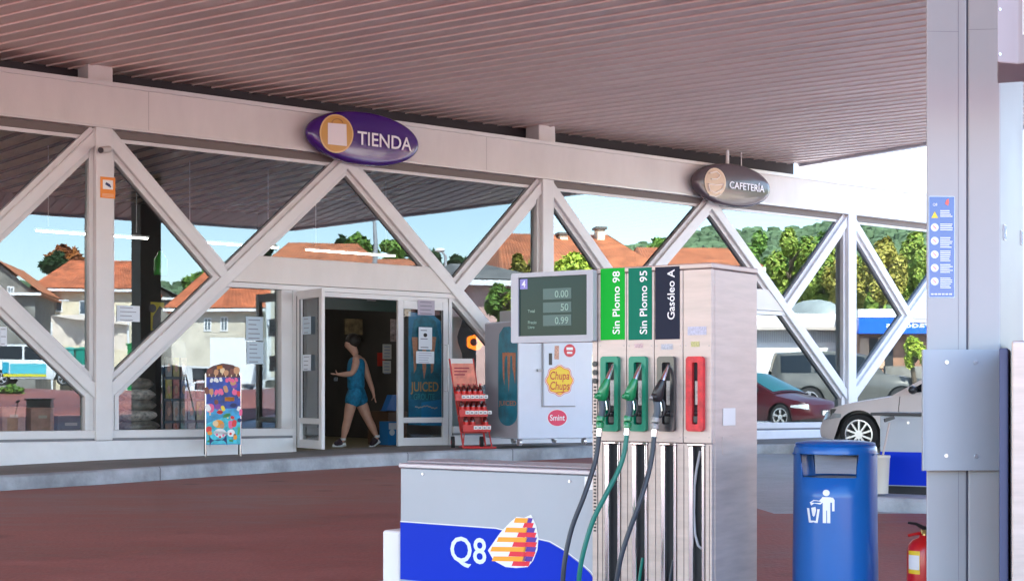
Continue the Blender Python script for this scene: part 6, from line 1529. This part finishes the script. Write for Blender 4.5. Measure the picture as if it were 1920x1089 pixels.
for (xa, xb, ya, yb, nm, m_) in ((1612, 1629, 634, 690, 'door', mat('tan_door', (.55, .36, .24), .6)), (1646, 1658, 632, 690, 'post', mat('tan_door', (.55, .36, .24), .6)), (1630, 1645, 634, 690, 'opening', M['dark']), (1659, 1674, 642, 690, 'opening', M['dark'])):
    w0, q1 = fr.hit(xa, ya); w1, q0 = fr.hit(xb, yb); mb = MB(fr); mb.box(w0, w1, -.04, .01, q0, q1); mb.build(nm, m_, t)
# boundary walls
def wall_(px0, px1, D, th, y0, label, m, z=None, thick=.25):
    fr = MF(px0, D, th, z); a1 = fr.hit(px1, y0)[0]; c1 = fr.hit((px0+px1)/2, y0)[1]; mb = MB(fr); mb.box(0, a1, 0, thick, -.8, c1); mb.build('garden_wall', m); mb.box(0, 0.001, 0, .001, 0, .001)
    o = C.objects[-1] if False else bpy.data.objects[max((o.name for o in C.objects if o.name.startswith('garden_wall')), key=lambda n: int(n.split('.')[1]) if '.' in n else 0)]
    tag(o, label, 'wall')
wall_(1660, 1790, 47.5, 0, 686, 'rough stone wall right of the wagon, seen in the glass', M['stone'], 0.0)
wall_(112, 235, 72, 4, 690, 'cream garden wall below the green bins, seen in the glass', M['cream'])
wall_(395, 520, 84, 4, 634, 'white garden wall behind the camper van, seen in the glass', M['wht'])
# awning tent
fr = MF(96, 84, 4); zz = lambda y: fr.hit(150, y)[1]; ax = lambda x: fr.hit(x, 600)[0]
tt = thing('awning_tent', fr.p(ax(150), 1.5, 0), 'large beige fabric awning tent in front of the cream house', 'tent'); cv = mat('canvas', (.74, .63, .53), .8, 0, .12, 1.5, .6, 3)
mb = MB(fr)
mb.add([(ax(96), 0, zz(592)), (ax(150), -1, zz(600)), (ax(278), 0, zz(614)), (ax(278), 4, zz(600)), (ax(180), 4, zz(583)), (ax(98), 4, zz(584))], [(0, 1, 5), (1, 4, 5), (1, 2, 3, 4)])
mb.build('roof', cv, tt)
mb = MB(fr); P = []; n = 24
for k in range(n+1): t = k/n; x = ax(96)+(ax(240)-ax(96))*t; P += [(x, .12*math.sin(k*1.7), zz(645+12*t)), (x, .05, zz(592+18*t))]
mb.add(P, [(2*k, 2*k+2, 2*k+3, 2*k+1) for k in range(n)]); mb.build('side_curtain', cv, tt, smooth=True)
mb = MB(fr)
for x in (97, 240, 277): mb.cyl(ax(x), .0, -.2, zz(605), .05, n=8)
mb.build('pole', M['wht'], tt)
# bins, lamp posts
for k, (x0, x1, y0, nm, c_) in enumerate(((119, 140, 651, 'pale green wheeled bin, left of the pair below the awning', (.05, .38, .33)), (142, 165, 651, 'dark green wheeled bin, right of the pair below the awning', (.004, .25, .18)), (238, 262, 643, 'green recycling bin at the right end of the awning', (.004, .22, .06)))):
    fr = MF(x0, 76, 5); a1 = fr.hit(x1, 660)[0]; c1 = fr.hit(x0, y0)[1]
    b_ = thing('wheeled_bin', fr.p(a1/2, .3, 0), nm, 'bin', 'bins below the awning'); m_ = mat('bin_green_%d' % k, c_, .45)
    mb = MB(fr); n4 = [(.05, 0), (a1-.05, 0), (a1-.05, .6), (.05, .6)]
    mb.add([(a, b, -.0) for a, b in n4]+[(a+(a-a1/2)*.12, b+(b-.3)*.15, c1-.14) for a, b in n4], [(0, 1, 2, 3), (4, 5, 6, 7), (0, 1, 5, 4), (1, 2, 6, 5), (2, 3, 7, 6), (3, 0, 4, 7)]); mb.build('tub', m_, b_)
    mb = MB(fr); mb.box(-.06, a1+.06, -.08, .68, c1-.135, c1-.04); mb.ball(a1/2, .3, c1-.06, a1*.45, .33, .07); mb.build('lid', m_, b_, bevel=.02)
fr = MF(703, 50, 0); z_ = lambda y: fr.hit(703, y)[1]; x_ = lambda x: fr.hit(x, 450)[0]
sl_ = thing('street_lamp', fr.p(0, 0, 0), 'tall curved street lamp reflected above the door lintel', 'street lamp')
mb = MB(fr); mb.tube([(x_(702), 0, -.2), (x_(702), 0, z_(500)), (x_(704), 0, z_(460)), (x_(702), 0, z_(420)), (x_(698), 0, z_(405)), (x_(691), 0, z_(399))], [.11, .09, .07, .06, .05, .04], 10); mb.build('pole', mat('galvanised', (.42, .43, .44), .5, .5), sl_, smooth=True)
mb = MB(fr); mb.ball(x_(686), 0, z_(399), x_(693)-x_(686), .16, .11); mb.build('lamp_head', M['wht'], sl_, smooth=True)
fr = MF(826, 62, 0); z_ = lambda y: fr.hit(826, y)[1]; x_ = lambda x: fr.hit(x, 500)[0]
sl_ = thing('street_lamp', fr.p(0, 0, 0), 'small distant street lamp reflected left of the strut crossing', 'street lamp')
mb = MB(fr); mb.tube([(x_(836), 0, -.2), (x_(836), 0, z_(480)), (x_(828), 0, z_(470))], [.08, .06, .04], 8); mb.build('pole', mat('galvanised', (.42, .43, .44), .5, .5), sl_, smooth=True)
mb = MB(fr); mb.ball(x_(825), 0, z_(469), .22, .14, .09); mb.build('lamp_head', M['wht'], sl_, smooth=True)
# white street sign post block right of the house (tall white wall with small sign)
fr = MF(499, 78, 3); a1 = fr.hit(560, 560)[0]; sgn = thing('white_gable_building', fr.p(a1/2, 2, 0), 'narrow white building with dark lettered boards just left of the door', 'building')
mb = MB(fr); mb.box(0, a1, 0, 4, -.5, fr.hit(510, 553)[1]); wv = mb.build('wall', M['wht'], sgn)
for (x0, x1, y0, y1, col) in ((501, 526, 600, 612, (.16, .17, .30)), (503, 524, 612, 628, (.04, .04, .06))):
    a0_, q1 = fr.hit(x0, y0); a1_, q0 = fr.hit(x1, y1); mb = MB(fr); mb.box(a0_, a1_, -.08, -.0, q0, q1); ob = mb.build('sign_board', mat('board_%d' % int(col[0]*100), col, .5), sgn)
    mb = MB(fr)
    if y0 == 600:
        for k in range(4): mb.box(a0_+.03+k*.1, a0_+.1+k*.1, -.085, -.08, q0+.06, q1-.06)
    else: mb.disc((a0_+a1_)/2, -.085, (q0+q1)/2-.02, .07, n=14)
    decal(mb, 'marks', M['wht'], ob)
# ---------------------------------------------------------------- trees
LM = {}
def leafmat(k, c0, c1):
    if k in LM: return LM[k]
    m = bpy.data.materials.new('foliage_'+k); m.use_nodes = True; n = m.node_tree.nodes; L = m.node_tree.links; b = n['Principled BSDF']
    g = n.new('ShaderNodeNewGeometry'); rp = n.new('ShaderNodeValToRGB'); L.new(g.outputs['Random Per Island'], rp.inputs[0])
    rp.color_ramp.elements[0].color = (*c0, 1); rp.color_ramp.elements[1].color = (*c1, 1); L.new(rp.outputs[0], b.inputs['Base Color']); b.inputs['Roughness'].default_value = .6
    b.inputs['Specular IOR Level'].default_value = .3
    LM[k] = m; return m
GM = {'yellowgreen': leafmat('yellow_green', (.10, .20, .02), (.36, .43, .08)), 'autumn': leafmat('autumn', (.16, .17, .02), (.44, .38, .08)), 'green': leafmat('green', (.05, .13, .02), (.18, .32, .05)),
      'dark': leafmat('dark_green', (.012, .04, .015), (.04, .09, .03)), 'rust': leafmat('rust', (.20, .05, .015), (.40, .14, .03)), 'lime': leafmat('lime', (.18, .30, .02), (.50, .56, .08))}
bark = mat('bark', (.10, .075, .05), .9, 0, .3, 6)
rnd = random.Random(5)
def tree(px, D, y_top, y_bot, wpx, col, n, label, th=0, group='trees seen in the glass', leaf=.16, name='tree', z=None, clumps=16, trunk=True, base=None, squash=1.0):
    fr = MF(px, D, 0, z); c1 = fr.hit(px, y_top)[1]; c0 = fr.hit(px, y_bot)[1]; rw = wpx/2/F*D
    t = thing(name, fr.p(0, 0, 0), label, 'tree' if name == 'tree' else name.replace('_', ' '), group)
    cm_, rh = (c0+c1)/2, (c1-c0)/2
    if trunk:
        mb = MB(fr); mb.tube([(0, 0, -.3), (.05, 0, cm_*.4), (-.05, .05, cm_*.8), (0, 0, cm_+rh*.4)], [.045*rh+.10, .04*rh+.07, .03*rh+.05, .03], 9)
        for k in range(6):
            a = k*1.05+rnd.random(); mb.tube([(0, 0, cm_-rh*.6+k*rh*.15), (rw*.4*math.cos(a), rw*.4*math.sin(a), cm_-rh*.2+k*rh*.12), (rw*.75*math.cos(a), rw*.75*math.sin(a), cm_+rh*(.0+.1*k))], [.05*rh*.6+.03, .04, .015], 6)
        mb.build('trunk', bark, t, smooth=True)
    cl = []
    for k in range(clumps):
        while True:
            v = Vector((rnd.uniform(-1, 1), rnd.uniform(-1, 1), rnd.uniform(-1, 1)))
            if .35 < v.length < 1: break
        v = v.normalized()*rnd.uniform(.45, .88); cl.append((v, rnd.uniform(.24, .42)))
    mb = MB(fr)
    for i in range(n):
        v, r = rnd.choice(cl); d = Vector((rnd.gauss(0, 1), rnd.gauss(0, 1), rnd.gauss(0, 1))).normalized()*r*rnd.random()**.35
        p = v+d; p = Vector((p.x*rw, p.y*rw*.9, cm_+p.z*rh))
        nn_ = (d.normalized()+Vector((rnd.uniform(-.7, .7), rnd.uniform(-.7, .7), rnd.uniform(-.2, .9)))).normalized()
        x = nn_.orthogonal().normalized(); y = nn_.cross(x); s = leaf*rnd.uniform(.6, 1.4)*(1 if D < 80 else D/70)
        an = rnd.uniform(0, 6.28); xx = x*math.cos(an)+y*math.sin(an); y2 = -x*math.sin(an)+y*math.cos(an)
        mb.add([tuple(p-xx*s), tuple(p+y2*s*.5), tuple(p+xx*s), tuple(p-y2*s*.5)], [(0, 1, 2, 3)])
    mb.build('crown', GM[col], t, recalc=False)
    return t
tree(124, 118, 456, 520, 70, 'rust', 1600, 'rust-coloured tree behind the cream house roof', leaf=.26)
tree(103, 116, 474, 520, 46, 'dark', 1100, 'dark evergreen left of the rust-coloured tree', leaf=.24)
tree(250, 120, 500, 545, 60, 'green', 1000, 'distant green tree between the post and the dark column', leaf=.24)
tree(378, 100, 503, 560, 90, 'green', 1800, 'green tree rising behind the white chimney', leaf=.2)
tree(487, 90, 440, 500, 60, 'dark', 700, 'sparse dark tree left of the broad orange roof', leaf=.2, clumps=9)
tree(642, 92, 430, 500, 34, 'dark', 600, 'thin dark tree directly left of the curved lamp', leaf=.2, clumps=8)
tree(675, 90, 432, 500, 64, 'green', 1300, 'ragged green tree around the curved lamp', leaf=.22, clumps=10)
tree(745, 88, 440, 505, 80, 'green', 1500, 'ragged green tree right of the curved lamp', leaf=.22, clumps=10)
tree(800, 95, 468, 520, 70, 'dark', 900, 'dark tree just left of the strut crossing', leaf=.25)
tree(868, 100, 478, 530, 60, 'dark', 1000, 'first dark round tree right of the strut crossing', leaf=.25)
tree(918, 100, 480, 530, 55, 'green', 1000, 'second round tree right of the strut crossing', leaf=.25)
tree(985, 50, 470, 560, 64, 'autumn', 2600, 'russet and green tree in front of the ridged clay roof', leaf=.14)
tree(938, 42, 530, 600, 60, 'green', 1800, 'dark green shrub in front of the pink house', leaf=.10, name='shrub')
tree(958, 40, 548, 610, 50, 'lime', 1800, 'lime green shrub in front of the pink house', leaf=.09, name='shrub')
tree(1075, 48, 462, 560, 70, 'lime', 3200, 'lime green tree beside the second wide post', leaf=.13)
tree(1245, 90, 447, 500, 60, 'green', 1400, 'green tree between the two clay roofs', leaf=.24)
tree(1420, 72, 440, 600, 110, 'green', 6300, 'green tree right of the long low house', leaf=.13)
tree(1482, 70, 420, 600, 110, 'yellowgreen', 7800, 'tallest yellow green tree left of the third post', leaf=.13)
tree(1548, 68, 425, 595, 100, 'yellowgreen', 7800, 'yellow green tree directly left of the third post', leaf=.125)
tree(1590, 66, 480, 600, 90, 'autumn', 6300, 'autumn tree behind the third post', leaf=.125)
tree(1655, 64, 455, 600, 90, 'autumn', 6900, 'autumn tree above the blue fascia', leaf=.125)
tree(1725, 66, 430, 600, 80, 'yellowgreen', 6900, 'yellow green tree next to the near column', leaf=.125)
tree(1512, 84, 432, 600, 120, 'green', 5000, 'broad green tree filling the gap behind the yellow green trees', leaf=.15)
tree(1628, 82, 440, 600, 110, 'yellowgreen', 5000, 'broad yellow green tree behind the third post, furthest back', leaf=.15)
tree(1715, 46, 632, 690, 46, 'lime', 1600, 'leafy shrub above the stone wall, seen in the glass', leaf=.09, name='shrub', z=0.0)
tree(1790, 66, 430, 610, 90, 'green', 3000, 'green tree behind the near column', leaf=.18)
tree(22, 45, 722, 742, 60, 'green', 900, 'low planting along the forecourt kerb, left edge of the glass', leaf=.07, name='shrub', trunk=False)
# hill and far woods
def hillv(px, D, yt): return at(px, yt, D)
HP = [(-400, 545), (300, 545), (700, 530), (860, 515), (1000, 500), (1200, 470), (1290, 455), (1340, 440), (1400, 448), (1520, 440), (1620, 415), (1700, 395), (1900, 380), (2300, 370), (2800, 420)]
mb = MB(); n = 90; rows_ = 14; P = []
for i in range(n+1):
    px = -400+3200*i/n; yt = interp(HP, px)
    for j in range(rows_+1):
        t = j/rows_; D = 150+170*t; top = at(px, yt, 320); z = (top.z)*(t**1.3)*(1+.05*math.sin(i*.9+j)*t)
        q = at(px, HY, D); q.z = z if t > 0 else -1; P.append(mirror(q))
mb.vs = P; mb.fs = [[i*(rows_+1)+j, (i+1)*(rows_+1)+j, (i+1)*(rows_+1)+j+1, i*(rows_+1)+j+1] for i in range(n) for j in range(rows_)]; mb.mi = [0]*len(mb.fs)
tag(mb.build('hill', mat('wooded_hill', (.05, .085, .045), .9, 0, .4, .05, .6, .4), smooth=True), 'wooded hillside beyond the houses', None, None, 'structure')
mb = MB()
for k in range(6500):
    px = rnd.uniform(-300, 2300) if k % 3 else rnd.uniform(1250, 1900); t = rnd.random()**.6; t = .35+.65*t; D = 150+170*t; top = at(px, interp(HP, px), 320); q = at(px, HY, D); q.z = top.z*(t**1.3); q = mirror(q); s = rnd.uniform(.6, 1.7)
    mb.ball(q.x, q.y, q.z+s*.4, s, s, s*1.1, 6, 4, .3)
tag(mb.build('far_wood', mat('far_wood_green', (.085, .14, .07), .9, 0, .45, .12, .8, .8), recalc=False), 'distant woodland covering the hillside', 'woodland', None, 'stuff')
